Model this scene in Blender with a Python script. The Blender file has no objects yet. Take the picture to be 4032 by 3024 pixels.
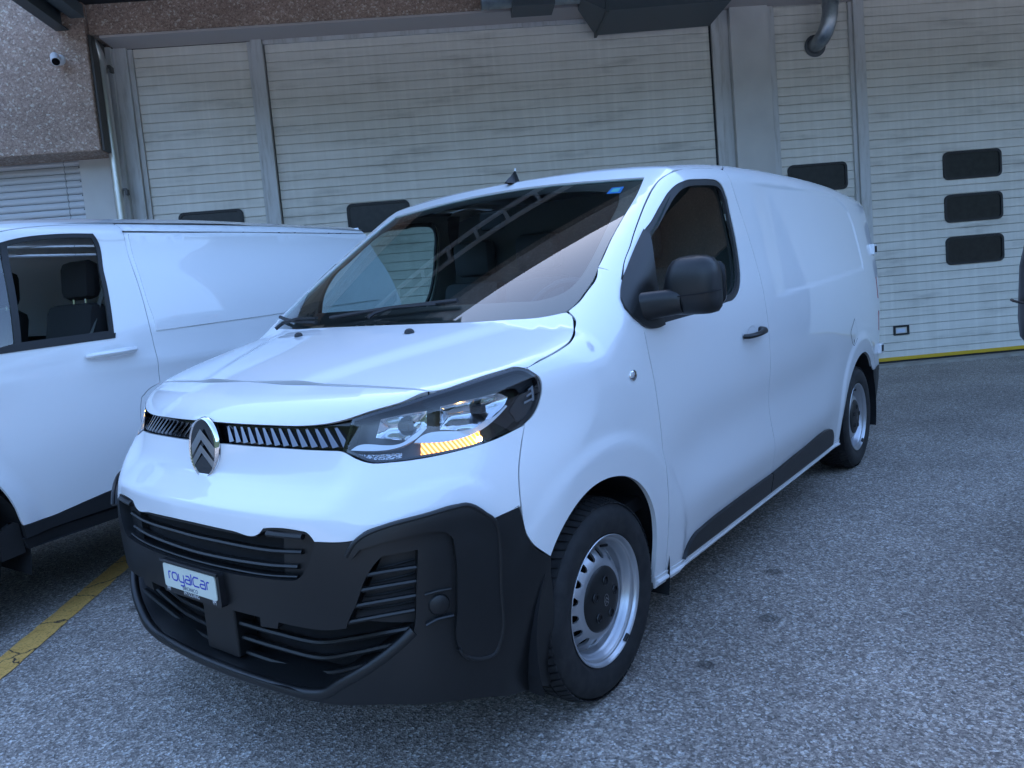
import bpy, bmesh, math, random
import numpy as np
from mathutils import Vector, Matrix
from mathutils.geometry import delaunay_2d_cdt
random.seed(7)
scene = bpy.context.scene
COL = scene.collection
# ---------------------------------------------------------------- camera, sky, sun, exposure
CAM = (2.2536, -1.2442, 1.4436); YAW, PITCH, ROLL, FPX = -.6591, -.1349, -.0828, 3105.5
_f = Vector((math.sin(YAW)*math.cos(PITCH), math.cos(YAW)*math.cos(PITCH), math.sin(PITCH)))
_r0 = Vector((math.cos(YAW), -math.sin(YAW), 0)); _u0 = _r0.cross(_f)
_r = math.cos(ROLL)*_r0+math.sin(ROLL)*_u0; _u = -math.sin(ROLL)*_r0+math.cos(ROLL)*_u0
cd = bpy.data.cameras.new('camera'); cd.sensor_width = 36; cd.lens = FPX/4032*36; cd.clip_start = .05; cd.clip_end = 2000
cam = bpy.data.objects.new('camera', cd); COL.objects.link(cam)
cam.matrix_world = Matrix(((_r.x, _u.x, -_f.x, CAM[0]), (_r.y, _u.y, -_f.y, CAM[1]), (_r.z, _u.z, -_f.z, CAM[2]), (0, 0, 0, 1)))
scene.camera = cam
SUN_EL, SUN_AZ = math.radians(44), math.radians(322)      # azimuth clockwise from +y; the sun stands behind the building, the yard lies in its shade
world = bpy.data.worlds.new('World'); scene.world = world; world.use_nodes = True
nt = world.node_tree; bg = nt.nodes['Background']
sky = nt.nodes.new('ShaderNodeTexSky'); sky.sky_type = 'NISHITA'; sky.sun_disc = False
sky.sun_elevation = SUN_EL; sky.sun_rotation = SUN_AZ; sky.air_density = 1.0; sky.dust_density = .9; sky.ozone_density = 4.6
nt.links.new(sky.outputs[0], bg.inputs[0]); bg.inputs[1].default_value = .15
sl = bpy.data.lights.new('sun', 'SUN'); sl.energy = .7; sl.angle = math.radians(10); sl.color = (1, .96, .9)
so = bpy.data.objects.new('sun', sl); COL.objects.link(so)
_d = Vector((math.sin(SUN_AZ)*math.cos(SUN_EL), math.cos(SUN_AZ)*math.cos(SUN_EL), math.sin(SUN_EL)))
so.rotation_euler = _d.to_track_quat('Z', 'Y').to_euler()
scene.view_settings.view_transform = 'Standard'; scene.view_settings.look = 'None'
scene.view_settings.exposure = 2.5; scene.view_settings.gamma = 1; scene.view_settings.use_curve_mapping = False
scene.render.engine = 'CYCLES'
try:
    scene.cycles.use_denoising = True; scene.cycles.denoiser = 'OPENIMAGEDENOISE'
except Exception: pass
scene.cycles.max_bounces = 10; scene.cycles.transparent_max_bounces = 16; scene.cycles.caustics_reflective = False; scene.cycles.caustics_refractive = False
# ---------------------------------------------------------------- master body surface of the van
AX = 1.25   # wrap chart axis
def nspline(xk, yk):
    """natural cubic spline (C2), linear outside"""
    xk = np.array(xk, float); yk = np.array(yk, float); n = len(xk); h = np.diff(xk)
    A = np.eye(n); b = np.zeros(n)
    for i in range(1, n-1):
        A[i, i-1] = h[i-1]; A[i, i] = 2*(h[i-1]+h[i]); A[i, i+1] = h[i]
        b[i] = 6*((yk[i+1]-yk[i])/h[i]-(yk[i]-yk[i-1])/h[i-1])
    m = np.linalg.solve(A, b)
    def f(x):
        x = np.asarray(x, float); xc = np.clip(x, xk[0], xk[-1])
        i = np.clip(np.searchsorted(xk, xc)-1, 0, n-2)
        d = xc-xk[i]; hh = h[i]
        s = (yk[i+1]-yk[i])/hh-hh*(2*m[i]+m[i+1])/6
        v = yk[i]+d*(s+d*(m[i]/2+d*(m[i+1]-m[i])/(6*hh)))
        s0 = (yk[1]-yk[0])/h[0]-h[0]*(2*m[0]+m[1])/6
        s1 = (yk[-1]-yk[-2])/h[-1]+h[-1]*(m[-2]+2*m[-1])/6
        return v+np.where(x < xk[0], (x-xk[0])*s0, 0)+np.where(x > xk[-1], (x-xk[-1])*s1, 0)
    return f
def sstep(a, b, x):
    t = np.clip((x-a)/(b-a), 0, 1); return t*t*t*(t*(6*t-15)+10)
def smax(f, g, r):
    u = np.maximum(f+r, 0); v = np.maximum(g+r, 0)
    return np.where((u > 0) & (v > 0), -r+np.sqrt(u*u+v*v), np.maximum(f, g))
def seglist(pts):
    p = np.array(pts, float); return p[:-1], p[1:]
def polydist(px, py, pts):
    """distance to open polyline"""
    A, B = seglist(pts); best = np.full(np.shape(px), 1e9)
    for a, b in zip(A, B):
        d = b-a; L = d@d
        t = np.clip(((px-a[0])*d[0]+(py-a[1])*d[1])/L, 0, 1)
        best = np.minimum(best, np.hypot(px-a[0]-t*d[0], py-a[1]-t*d[1]))
    return best
def inpoly(px, py, pts):
    p = np.array(pts, float); c = np.zeros(np.shape(px), bool); n = len(p); j = n-1
    for i in range(n):
        xi, yi = p[i]; xj, yj = p[j]
        if yi != yj:
            c ^= ((yi > py) != (yj > py)) & (px < (xj-xi)*(py-yi)/(yj-yi)+xi)
        j = i
    return c
WF = (0.92, 0.335); WR = (4.195, 0.335)
YC = nspline([.10, .20, .26, .32, .40, .52, .62, .72, .79, .825, .840, .851, .866, .890, .912, .925, .937, .96, 1.0, 1.05, 1.10, 1.2, 1.4],
             [.20, .075, .020, .002, -.008, -.015, -.020, -.020, -.0165, -.0135, -.0105, -.004, .012, .038, .060, .068, .0725, .078, .084, .089, .095, .11, .16])
YO = nspline([.10, .20, .26, .32, .40, .52, .62, .72, .79, .85, .90, .95, 1.0, 1.05, 1.10, 1.2, 1.4],
             [.20, .075, .020, .002, -.008, -.015, -.020, -.020, -.015, -.003, .014, .040, .066, .082, .092, .11, .16])
CBORD = [(28.6, .772), (29.8, .795), (32.9, .8236), (37.95, .841), (41.0, .848), (42.1, .846), (43.2, .836), (44.3, .815), (45.5, .7855), (45.8, .70), (45.5, .55)]
BK = nspline([.2, .5, .8, .95, 1.05, 1.2, 1.4], [.15, .15, .15, .20, .25, .28, .30])
BM = nspline([.2, .35, .5, .65, .8, .95, 1.05, 1.2, 1.4], [.40, .42, .52, .60, .63, .66, .62, .56, .55])
SP = nspline([.15, .25, .33, .42, .52, .66, .85, 1.05, 1.2, 1.3, 1.45, 1.6, 1.75, 1.9, 2.1],
             [.880, .903, .920, .934, .945, .948, .957, .960, .954, .945, .920, .893, .865, .836, .80])
SY = nspline([0, .3, .6, 1.0, 1.5, 2.5, 3.5, 4.2, 4.6, 4.95], [-.11, -.052, -.022, -.006, 0, .002, 0, -.014, -.034, -.066])
HC = nspline([-.1, .06, .12, .30, .6, .87, 1.1, 1.4], [1.02, 1.095, 1.125, 1.19, 1.262, 1.322, 1.37, 1.43])
RC = nspline([1.2, 1.6, 1.8, 2.0, 2.4, 3.0, 4.0, 4.6, 4.95, 5.2], [1.80, 1.852, 1.879, 1.899, 1.919, 1.921, 1.890, 1.850, 1.82, 1.79])
PANEL = [(2.1, 1.795), (3.1, 1.795), (3.6, 1.787), (3.88, 1.780), (4.06, 1.756), (4.25, 1.69), (4.32, 1.60), (4.355, 1.46), (4.365, 1.34), (4.35, 1.305), (3.4, 1.27), (2.1, 1.23)]
def side(y, z):
    x = SP(z)+SY(y)
    for (cy, cz), R in ((WF, .42), (WR, .41)):
        d = np.hypot(y-cy, z-cz)
        x = x+.011*(1-sstep(R+.10, R+.175, d))-.014*np.exp(-(d/(R+.06))**8)*(1-sstep(.45, .75, z))
    # lower body hollow between the wheels
    m = sstep(1.25, 1.75, y)*(1-sstep(3.2, 3.75, y))
    x = x+m*(.011*np.exp(-((z-.52)/.09)**2)-.012*np.exp(-((z-.74-.02*(y-1.5))/.11)**2))
    return x
def panel_step(y, z):
    d = polydist(y, z, PANEL+PANEL[:1]); s = np.where(inpoly(y, z, PANEL), -d, d)
    return -.007*(1-sstep(-.02, .012, s))
def front(a, z):
    b = BK(z); m = BM(z)
    w = sstep(.50, .66, a)
    return YC(z)*(1-w)+YO(z)*w+b*a*a+m*a**6
ZB = nspline([26, 28.6, 32.9, 37.95, 41, 43, 45, 48], [.745, .785, .822, .841, .8465, .838, .815, .79])
def flare(a, y, z):
    """raised band of the bumper around the corner guard"""
    th = np.degrees(np.arctan2(a, AX-y)); h = z-ZB(th)
    k = np.where(h > 0, 1-sstep(.040, .078, h), 1-sstep(.0, .10, -h))
    return .013*k*sstep(29, 37, th)*(1-sstep(43.5, 47.5, th))
def hood(a, y):
    z = HC(np.minimum(y, 1.25))-.085*a*a
    e = a-(.24+.55*(y-.25))
    z = z-.012*sstep(-.05, .10, e)*sstep(.16, .35, y)
    return z
def wind(a, y):
    t = (y-.80-.25*a*a)/(1-.12*a*a)
    return 1.303+.642*t-.066*t*t
def roof(a, y):
    return RC(y)-.038*a*a-.022*(a/.8)**4
def top(a, y):
    w = -smax(-wind(a, y), -roof(a, y), .03)
    return np.maximum(hood(a, y), w)
def G(x, y, z):
    a = np.abs(x)
    s = a-side(y, z)
    if np.max(y) > 2.3: s = s-panel_step(y, z)*sstep(2.45, 2.8, y)
    f = (front(a, z)-y)*.85
    w = smax(s, f, .10)
    if np.min(y) < .75: w = w-np.where(y < .75, flare(a, y, z), 0)
    w = smax(w, y-4.96, .07)
    t = z-top(a, y)
    t = t*np.where(y < .9, .97, .9)
    r = .055+.05*sstep(.25, .7, y)-.035*sstep(1.4, 1.9, y)
    return smax(w, t, r)
def grad(P):
    e = 1e-3; g = np.zeros_like(P)
    for k in range(3):
        d = np.zeros(3); d[k] = e
        g[:, k] = G(*(P+d).T)-G(*(P-d).T)
    return g/np.maximum(np.linalg.norm(g, axis=1, keepdims=True), 1e-9)
def hit(O, D, t0, t1, n=160):
    """first crossing from outside (t0) inwards along D, vectorised"""
    O = np.atleast_2d(O); D = np.atleast_2d(D)
    ts = np.linspace(t0, t1, n)
    lo = np.full(len(O), np.nan); hi = lo.copy()
    prev = G(*(O+D*ts[0]).T); done = np.zeros(len(O), bool)
    for k in range(1, n):
        g = G(*(O+D*ts[k]).T)
        m = (~done) & (prev > 0) & (g <= 0)
        lo[m] = ts[k-1]; hi[m] = ts[k]; done |= m; prev = g
    for _ in range(20):
        mid = (lo+hi)/2; g = G(*(O+D*mid[:, None]).T)
        lo = np.where(g > 0, mid, lo); hi = np.where(g > 0, hi, mid)
    return O+D*((lo+hi)/2)[:, None]
def chart_pts(chart, uv):
    """chart coordinates -> point on the body.  side: (y,z); wrap: (theta deg,z); top: (x,y)"""
    uv = np.asarray(uv, float)
    if chart == 'side':
        O = np.stack([np.zeros(len(uv)), uv[:, 0], uv[:, 1]], 1); D = np.tile([1., 0, 0], (len(uv), 1)); return hit(O, D, 1.06, .5, 36)
    if chart == 'wrap':
        th = np.radians(uv[:, 0]); O = np.stack([0*th, AX+0*th, uv[:, 1]], 1)
        D = np.stack([np.sin(th), -np.cos(th), 0*th], 1); return hit(O, D, 1.42, .4, 64)
    if chart == 'top':
        O = np.stack([uv[:, 0], uv[:, 1], 0*uv[:, 0]], 1); D = np.tile([0, 0, 1.], (len(uv), 1)); return hit(O, D, 2.0, .9, 64)
def to_chart(chart, P):
    P = np.atleast_2d(P)
    if chart == 'side': return P[:, [1, 2]]
    if chart == 'wrap': return np.stack([np.degrees(np.arctan2(P[:, 0], AX-P[:, 1])), P[:, 2]], 1)
    return P[:, [0, 1]]

TR = {'amber': [(37.3432, 1.0111), (45.6211, 1.0187), (45.7159, 0.997), (44.9897, 0.9888), (40.1579, 0.9855), (37.2777, 0.9819)],
 'antenna': [(-0.0145, 1.7218), (0.0652, 1.7524)],
 'apillar': [(1.1796, 1.4513), (1.1812, 1.4388), (1.1823, 1.4025)],
 'arch_front': [(0.5871, 0.6058), (0.6109, 0.6457), (0.663, 0.6933), (0.7176, 0.7363), (0.7926, 0.7647), (0.871, 0.7718), (0.9538, 0.7648),
                (1.019, 0.7499), (1.0985, 0.7129), (1.171, 0.657), (1.224, 0.5796), (1.2663, 0.4701), (1.2826, 0.3318), (1.2819, 0.2843)],
 'arm': [(34.8158, 0.5134), (33.1414, 0.4844), (29.3109, 0.4245), (25.0465, 0.3662), (22.1159, 0.3291)],
 'bar1': [(7.8536, 0.7469), (13.7848, 0.7451), (17.709, 0.7452), (22.4363, 0.7497)],
 'bar2': [(7.4816, 0.6982), (13.4908, 0.7005), (17.461, 0.7026), (21.692, 0.7076)],
 'beam_bottom': [(8.9556, 0.5315), (13.5853, 0.531), (13.3934, 0.5021), (16.4533, 0.5057), (16.8624, 0.527), (20.8035, 0.5242), (24.0612, 0.5243),
                 (26.8958, 0.5335)],
 'black_seam': [(50.1938, 0.7866), (50.3145, 0.7409), (50.6242, 0.7008), (51.3528, 0.6687), (54.4867, 0.6071)],
 'border': [(50.0698, 0.7898), (47.5565, 0.7834), (45.6124, 0.7774), (45.0654, 0.7919), (44.3919, 0.8081), (43.1872, 0.8292), (42.1117, 0.8401),
            (41.0237, 0.8422), (37.8542, 0.8354), (32.7755, 0.8191), (29.7687, 0.7949), (29.2221, 0.7819), (28.3014, 0.7792), (23.9966, 0.7781),
            (23.7316, 0.7879), (23.0203, 0.8021), (21.7871, 0.8067), (17.3602, 0.807), (16.2363, 0.8036), (15.4065, 0.7864), (14.9161, 0.781),
            (10.4479, 0.783), (5.8344, 0.7856)],
 'brow': [(16.9081, 0.7887), (22.2596, 0.7873)],
 'bulb': [(45.3467, 0.9983), (34.9292, 0.9895)],
 'bump_lamp': [(26.5603, 1.0028), (28.743, 0.9818), (31.1786, 0.9688), (33.2432, 0.9677), (41.0052, 0.9728), (47.2384, 0.9872), (52.3052, 1.0107)],
 'bump_seam': [(52.3052, 1.0107), (51.4075, 0.9615), (50.3893, 0.8919), (50.1164, 0.8436), (50.0698, 0.7898)],
 'celem': [(28.1832, 0.7419), (29.2074, 0.7761), (30.1489, 0.7916), (32.7621, 0.8124), (37.8367, 0.8299), (41.0003, 0.8365), (42.094, 0.8361),
           (43.1682, 0.8251), (44.4972, 0.7989), (45.541, 0.7753), (45.8213, 0.7547), (45.9125, 0.6906), (45.5894, 0.5972), (44.7268, 0.4248),
           (44.1298, 0.4029), (42.7967, 0.3988), (41.4214, 0.4074), (40.2615, 0.424), (39.7417, 0.4477), (39.9685, 0.5708), (40.2699, 0.7238),
           (40.0249, 0.7615), (39.1823, 0.7797), (37.675, 0.7868), (33.9159, 0.7808), (29.802, 0.7591), (28.8075, 0.7337)],
 'clearlow': [(28.3499, 0.9974), (34.735, 0.9938), (34.7303, 0.9808), (31.3423, 0.9748), (29.2152, 0.9857)],
 'door_front': [(1.2173, 1.1998), (1.2276, 1.1428), (1.2321, 1.0689), (1.2369, 1.1419), (1.2492, 1.0502), (1.2744, 0.9242), (1.3021, 0.7815),
                (1.3039, 0.6551), (1.3294, 0.5579), (1.3469, 0.4802), (1.3633, 0.3739), (1.372, 0.2846)],
 'door_rear': [(2.2746, 1.8404), (2.2702, 1.8001), (2.2966, 1.732), (2.3246, 1.6256), (2.3576, 1.5368), (2.3795, 1.4278), (2.3909, 1.3247),
               (2.412, 1.1882), (2.4166, 1.0907), (2.4246, 0.9594), (2.4231, 0.9927), (2.4378, 0.8537), (2.4382, 0.69), (2.4434, 0.5659),
               (2.4834, 0.3957)],
 'door_top': [(1.1822, 1.4014), (1.2478, 1.4598), (1.2872, 1.4882), (1.327, 1.5285), (1.3679, 1.5586), (1.458, 1.6206), (1.5714, 1.6972),
              (1.6429, 1.743), (1.7147, 1.7823), (1.7682, 1.8042), (1.8483, 1.8177), (2.0161, 1.8328), (2.1589, 1.8393)],
 'drl1': [(27.5689, 1.0041), (28.1754, 1.0123), (35.161, 1.0195), (36.2578, 1.0322), (38.0812, 1.0529), (38.197, 1.047), (36.6374, 1.0231),
          (35.4151, 1.0123), (28.5642, 1.0041)],
 'drl2': [(36.3757, 1.0139), (36.9039, 1.0225), (45.2491, 1.0328), (46.212, 1.0414), (48.3464, 1.0552), (49.9628, 1.077), (50.1952, 1.0732),
          (48.6486, 1.0513), (46.4312, 1.0262), (45.6294, 1.0201), (36.8785, 1.0122)],
 'eblack': [(50.5257, 1.0571), (52.3515, 1.0967), (54.582, 1.1219), (55.5467, 1.1116), (54.9313, 1.0642), (52.8322, 1.0314), (51.6949, 1.0232)],
 'estripe': [(51.2773, 1.0668), (53.6147, 1.0807), (52.1159, 1.0884), (53.7138, 1.0956), (53.3744, 1.1118), (53.9416, 1.1132), (54.3844, 1.121),
             (53.8336, 1.0708)],
 'fender_sill': [(1.2883, 0.28), (1.3706, 0.2921)],
 'fogbox': [(36.2416, 0.7304), (40.0104, 0.7251), (39.5682, 0.5172), (35.4048, 0.5346)],
 'fogcap': [(38.2129, 0.5696)],
 'fuel': [(3.983, 1.0078), (4.0815, 0.8931), (3.9617, 0.8395), (3.8759, 0.9267)],
 'grille_bot': [(4.7, 1.012), (9.8684, 1.0112), (15.7887, 1.01), (20.9645, 1.0067), (24.816, 1.004), (26.4343, 1.0024)],
 'grille_top': [(3.7157, 1.074), (7.7176, 1.0731), (13.9554, 1.0722), (21.04, 1.0716), (22.6309, 1.0732), (24.9099, 1.0777), (27.0857, 1.0856),
                (28.35, 1.0919)],
 'handle': [(2.0819, 1.1017), (2.3392, 1.1148), (2.1966, 1.1385), (2.206, 1.057)],
 'hood_front': [(0.7284, 0.3676), (0.6739, 0.3471), (0.611, 0.3367), (0.353, 0.2966), (0.0512, 0.2612)],
 'hood_lamp': [(0.8449, 0.5913), (0.8335, 0.5654), (0.804, 0.504), (0.7755, 0.4433), (0.7375, 0.3778), (0.7296, 0.3691)],
 'hood_side': [(0.7939, 0.9676), (0.82, 0.9593), (0.8417, 0.931), (0.8788, 0.8486), (0.8834, 0.7655), (0.8764, 0.6742), (0.8634, 0.6148)],
 'lamp': [(28.2121, 1.088), (30.8797, 1.1012), (35.0688, 1.1181), (39.3314, 1.1378), (43.8454, 1.1537), (47.0922, 1.165), (50.54, 1.1744),
          (52.3502, 1.1781), (53.6168, 1.173), (54.8812, 1.1575), (55.7864, 1.1405), (56.0748, 1.1162), (55.6756, 1.0835), (54.9324, 1.0556),
          (53.8012, 1.0324), (52.4323, 1.0165), (50.4096, 1.0001), (47.3992, 0.9878), (44.343, 0.9792), (40.1137, 0.9736), (36.1519, 0.9711),
          (33.0502, 0.97), (31.3514, 0.9715), (30.672, 0.9748), (28.7569, 0.9883), (26.6815, 1.0027)],
 'lipbot': [(53.996, 0.1823), (49.9891, 0.2187), (39.7971, 0.2998), (31.6145, 0.3232), (22.1142, 0.3052), (10.6798, 0.3111), (1.3518, 0.3164)],
 'lipedge': [(20.5709, 0.3147), (17.5228, 0.3093), (11.8585, 0.3026), (5.4915, 0.304)],
 'rear_arch': [(3.7416, 0.3167), (3.7561, 0.3591), (3.7741, 0.5149), (3.8607, 0.6431), (3.9616, 0.7134), (4.0601, 0.7485), (4.1665, 0.7648),
               (4.2561, 0.7635), (4.3553, 0.738), (4.4532, 0.6852), (4.5123, 0.6306), (4.5477, 0.608)],
 'refl1': [(31.2666, 1.0358), (32.0264, 1.0839), (35.066, 1.0925), (38.3463, 1.0954), (38.1895, 1.0526), (37.0876, 1.0399), (35.2986, 1.022)],
 'refl2': [(39.9229, 1.0384), (40.2171, 1.1028), (43.1158, 1.1082), (46.3175, 1.114), (49.0464, 1.1152), (50.4439, 1.0994), (49.6154, 1.075),
           (48.0292, 1.0562), (47.163, 1.0442), (45.6872, 1.03)],
 'repeater': [(1.1031, 1.0784)],
 'sail': [(1.4231, 1.5709), (1.3279, 1.5061), (1.2463, 1.4467), (1.1768, 1.3934), (1.1387, 1.3557), (1.1219, 1.333), (1.1162, 1.3069),
          (1.1302, 1.2845), (1.1808, 1.2522), (1.2091, 1.2361), (1.2509, 1.2251), (1.3078, 1.2221), (1.3509, 1.2275), (1.5516, 1.2385),
          (1.8062, 1.2468), (2.012, 1.2577)],
 'sill': [(1.3676, 0.2827), (3.7281, 0.3172)],
 'slat1': [(8.7237, 0.4989), (16.3945, 0.4939), (23.0713, 0.4877), (27.8734, 0.5061), (31.5472, 0.5196), (34.951, 0.5256)],
 'slat2': [(8.8235, 0.4542), (15.9678, 0.449), (23.0674, 0.4414), (27.6388, 0.4623), (32.7965, 0.4852)],
 'slat3': [(8.6883, 0.4067), (15.9881, 0.3998), (23.1676, 0.3972), (28.7654, 0.4265)],
 'stamp': [(2.399, 1.7899), (2.4994, 1.7963), (2.686, 1.7979), (3.1023, 1.7954), (3.5995, 1.7873), (3.8934, 1.7811), (4.0644, 1.7564),
           (4.2332, 1.6903), (4.3096, 1.6012), (4.3446, 1.4647), (4.3552, 1.3456), (4.3269, 1.3054)],
 'trim1': [(1.4864, 0.2853), (1.5194, 0.3272), (1.5871, 0.3657), (1.6505, 0.3708), (2.0055, 0.3849), (2.4814, 0.3893), (2.574, 0.333),
           (2.6074, 0.2768), (2.0386, 0.2957), (1.6785, 0.284)],
 'trim2': [(2.504, 0.3818), (2.9447, 0.4101), (3.423, 0.4126), (3.4853, 0.3996), (3.5549, 0.3592), (3.5887, 0.3154), (3.0041, 0.2966),
           (2.6325, 0.2772), (2.5954, 0.33)],
 'uppergrille': [(23.986, 0.7748), (23.4432, 0.7966), (22.9568, 0.8083), (22.116, 0.8115), (16.7188, 0.8063), (15.9301, 0.8014), (14.9249, 0.7815),
                 (11.1367, 0.7833), (8.0871, 0.7855), (7.0316, 0.6506), (11.6677, 0.6523), (15.8493, 0.6565), (19.5958, 0.6611), (20.5328, 0.6633),
                 (21.7522, 0.6801), (22.6452, 0.7049), (23.2976, 0.7309)],
 'ventbars': [(30.1433, 0.6863), (35.8882, 0.6926), (29.3375, 0.6446), (35.7021, 0.6546), (28.3941, 0.6004), (35.4883, 0.6147), (27.1978, 0.5526),
              (35.2373, 0.5746)],
 'ventleft': [(26.99, 0.5494), (28.3825, 0.5983), (30.2263, 0.6854), (31.5882, 0.7232), (32.1383, 0.733)],
 'ventright': [(36.1138, 0.7288), (35.615, 0.6247), (34.9343, 0.5214)],
 'venttop': [(28.219, 0.7347), (32.499, 0.7383), (36.1214, 0.7308)],
 'washer': [(0.2084, 0.6882), (-0.4351, 0.7374)],
 'winout': [(1.4192, 1.5654), (1.4935, 1.6096), (1.5931, 1.6738), (1.6859, 1.7296), (1.7466, 1.7563), (1.8239, 1.7735), (1.9523, 1.7839),
            (2.066, 1.7883), (2.1388, 1.7835), (2.1774, 1.7648), (2.2011, 1.7166), (2.2016, 1.6265), (2.2012, 1.5322), (2.1852, 1.4302),
            (2.1621, 1.3617), (2.1169, 1.3036), (2.0399, 1.2689), (1.9569, 1.2633)],
 'ws_half': [(0.2568, 1.7087), (0.5376, 1.7061), (0.7176, 1.7186), (0.7436, 1.6019), (0.7599, 1.458), (0.7747, 1.3244), (0.795, 1.2009),
             (0.811, 1.1235), (0.8093, 1.0673), (0.8052, 1.0166), (0.7899, 0.9743)]}
SL = {'bar1': [(0.1199, 0.0176, 0.7286), (0.2603, 0.0254, 0.728), (0.3546, 0.0347, 0.7291), (0.4691, 0.0538, 0.7356)],
 'bar2': [(0.1105, 0.0163, 0.6782), (0.2528, 0.0237, 0.6819), (0.3484, 0.0328, 0.6851), (0.4512, 0.0485, 0.692)],
 'block': [(0.1038, 0.047, 0.4881), (0.0972, 0.0511, 0.4139), (-0.0721, 0.046, 0.491), (-0.0707, 0.0493, 0.4288)],
 'slat1': [(0.069, 0.0661, 0.4421), (0.2375, 0.0925, 0.4295), (0.3936, 0.1275, 0.4198), (0.5416, 0.1389, 0.4599), (0.6484, 0.1584, 0.4918),
           (0.7339, 0.1896, 0.5125)],
 'slat2': [(0.0689, 0.0698, 0.3936), (0.223, 0.0959, 0.3797), (0.3894, 0.1319, 0.3683), (0.5394, 0.1346, 0.416), (0.6902, 0.1603, 0.4674)],
 'slat3': [(0.0602, 0.0761, 0.3406), (0.2177, 0.1027, 0.3245), (0.3942, 0.1327, 0.3231), (0.602, 0.1156, 0.4026)],
 'vb1': [(0.6601, 0.1051, 0.6819), (0.7052, 0.1536, 0.6839), (0.7518, 0.2041, 0.6842)],
 'vb2': [(0.6439, 0.0949, 0.6396), (0.6992, 0.148, 0.6433), (0.7493, 0.2001, 0.6456)],
 'vb3': [(0.6237, 0.0852, 0.5949), (0.6891, 0.1406, 0.6016), (0.7459, 0.1961, 0.6051)],
 'vb4': [(0.5969, 0.0751, 0.5463), (0.6745, 0.1316, 0.5577), (0.7417, 0.1917, 0.5642)]}

# ---------------------------------------------------------------- helpers
MATS = {}
def mat(name, col, rough=.5, metal=0., coat=0., spec=.5, emit=None, estr=0., fn=None):
    if name in MATS: return MATS[name]
    m = bpy.data.materials.new(name); m.use_nodes = True; MATS[name] = m
    b = m.node_tree.nodes['Principled BSDF']
    b.inputs['Base Color'].default_value = (*col, 1); b.inputs['Roughness'].default_value = rough
    b.inputs['Metallic'].default_value = metal; b.inputs['Coat Weight'].default_value = coat; b.inputs['Coat Roughness'].default_value = .015
    b.inputs['Specular IOR Level'].default_value = spec
    if emit: b.inputs['Emission Color'].default_value = (*emit, 1); b.inputs['Emission Strength'].default_value = estr
    if fn: fn(m.node_tree, b)
    return m
def N(t, typ, **kw):
    n = t.nodes.new(typ)
    for k, v in kw.items():
        if k.startswith('i_'):
            key = k[2:]; key = int(key) if key.isdigit() else key.replace('_', ' ')
            n.inputs[key].default_value = v
        else: setattr(n, k, v)
    return n
def L(t, a, b): t.links.new(a, b)
def ramp(t, fac, stops):
    r = t.nodes.new('ShaderNodeValToRGB'); e = r.color_ramp.elements
    while len(e) < len(stops): e.new(.5)
    for el, (p, c) in zip(e, stops):
        el.position = p; el.color = (*c, 1) if len(c) == 3 else c
    L(t, fac, r.inputs[0]); return r.outputs[0]
def mixc(t, fac, a, b, mode='MIX'):
    m = t.nodes.new('ShaderNodeMix'); m.data_type = 'RGBA'; m.blend_type = mode
    for s, v in ((m.inputs[0], fac), (m.inputs[6], a), (m.inputs[7], b)):
        if hasattr(v, 'links') or hasattr(v, 'is_linked'): L(t, v, s)
        else: s.default_value = v if not isinstance(v, tuple) else ((*v, 1) if len(v) == 3 else v)
    return m.outputs[2]
def bump(t, b, h, strength=.3, dist=.005):
    n = t.nodes.new('ShaderNodeBump'); n.inputs['Strength'].default_value = strength; n.inputs['Distance'].default_value = dist
    L(t, h, n.inputs['Height']); L(t, n.outputs[0], b.inputs['Normal'])
def objco(t): return N(t, 'ShaderNodeTexCoord').outputs['Object']
def geopos(t): return N(t, 'ShaderNodeNewGeometry').outputs['Position']

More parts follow.
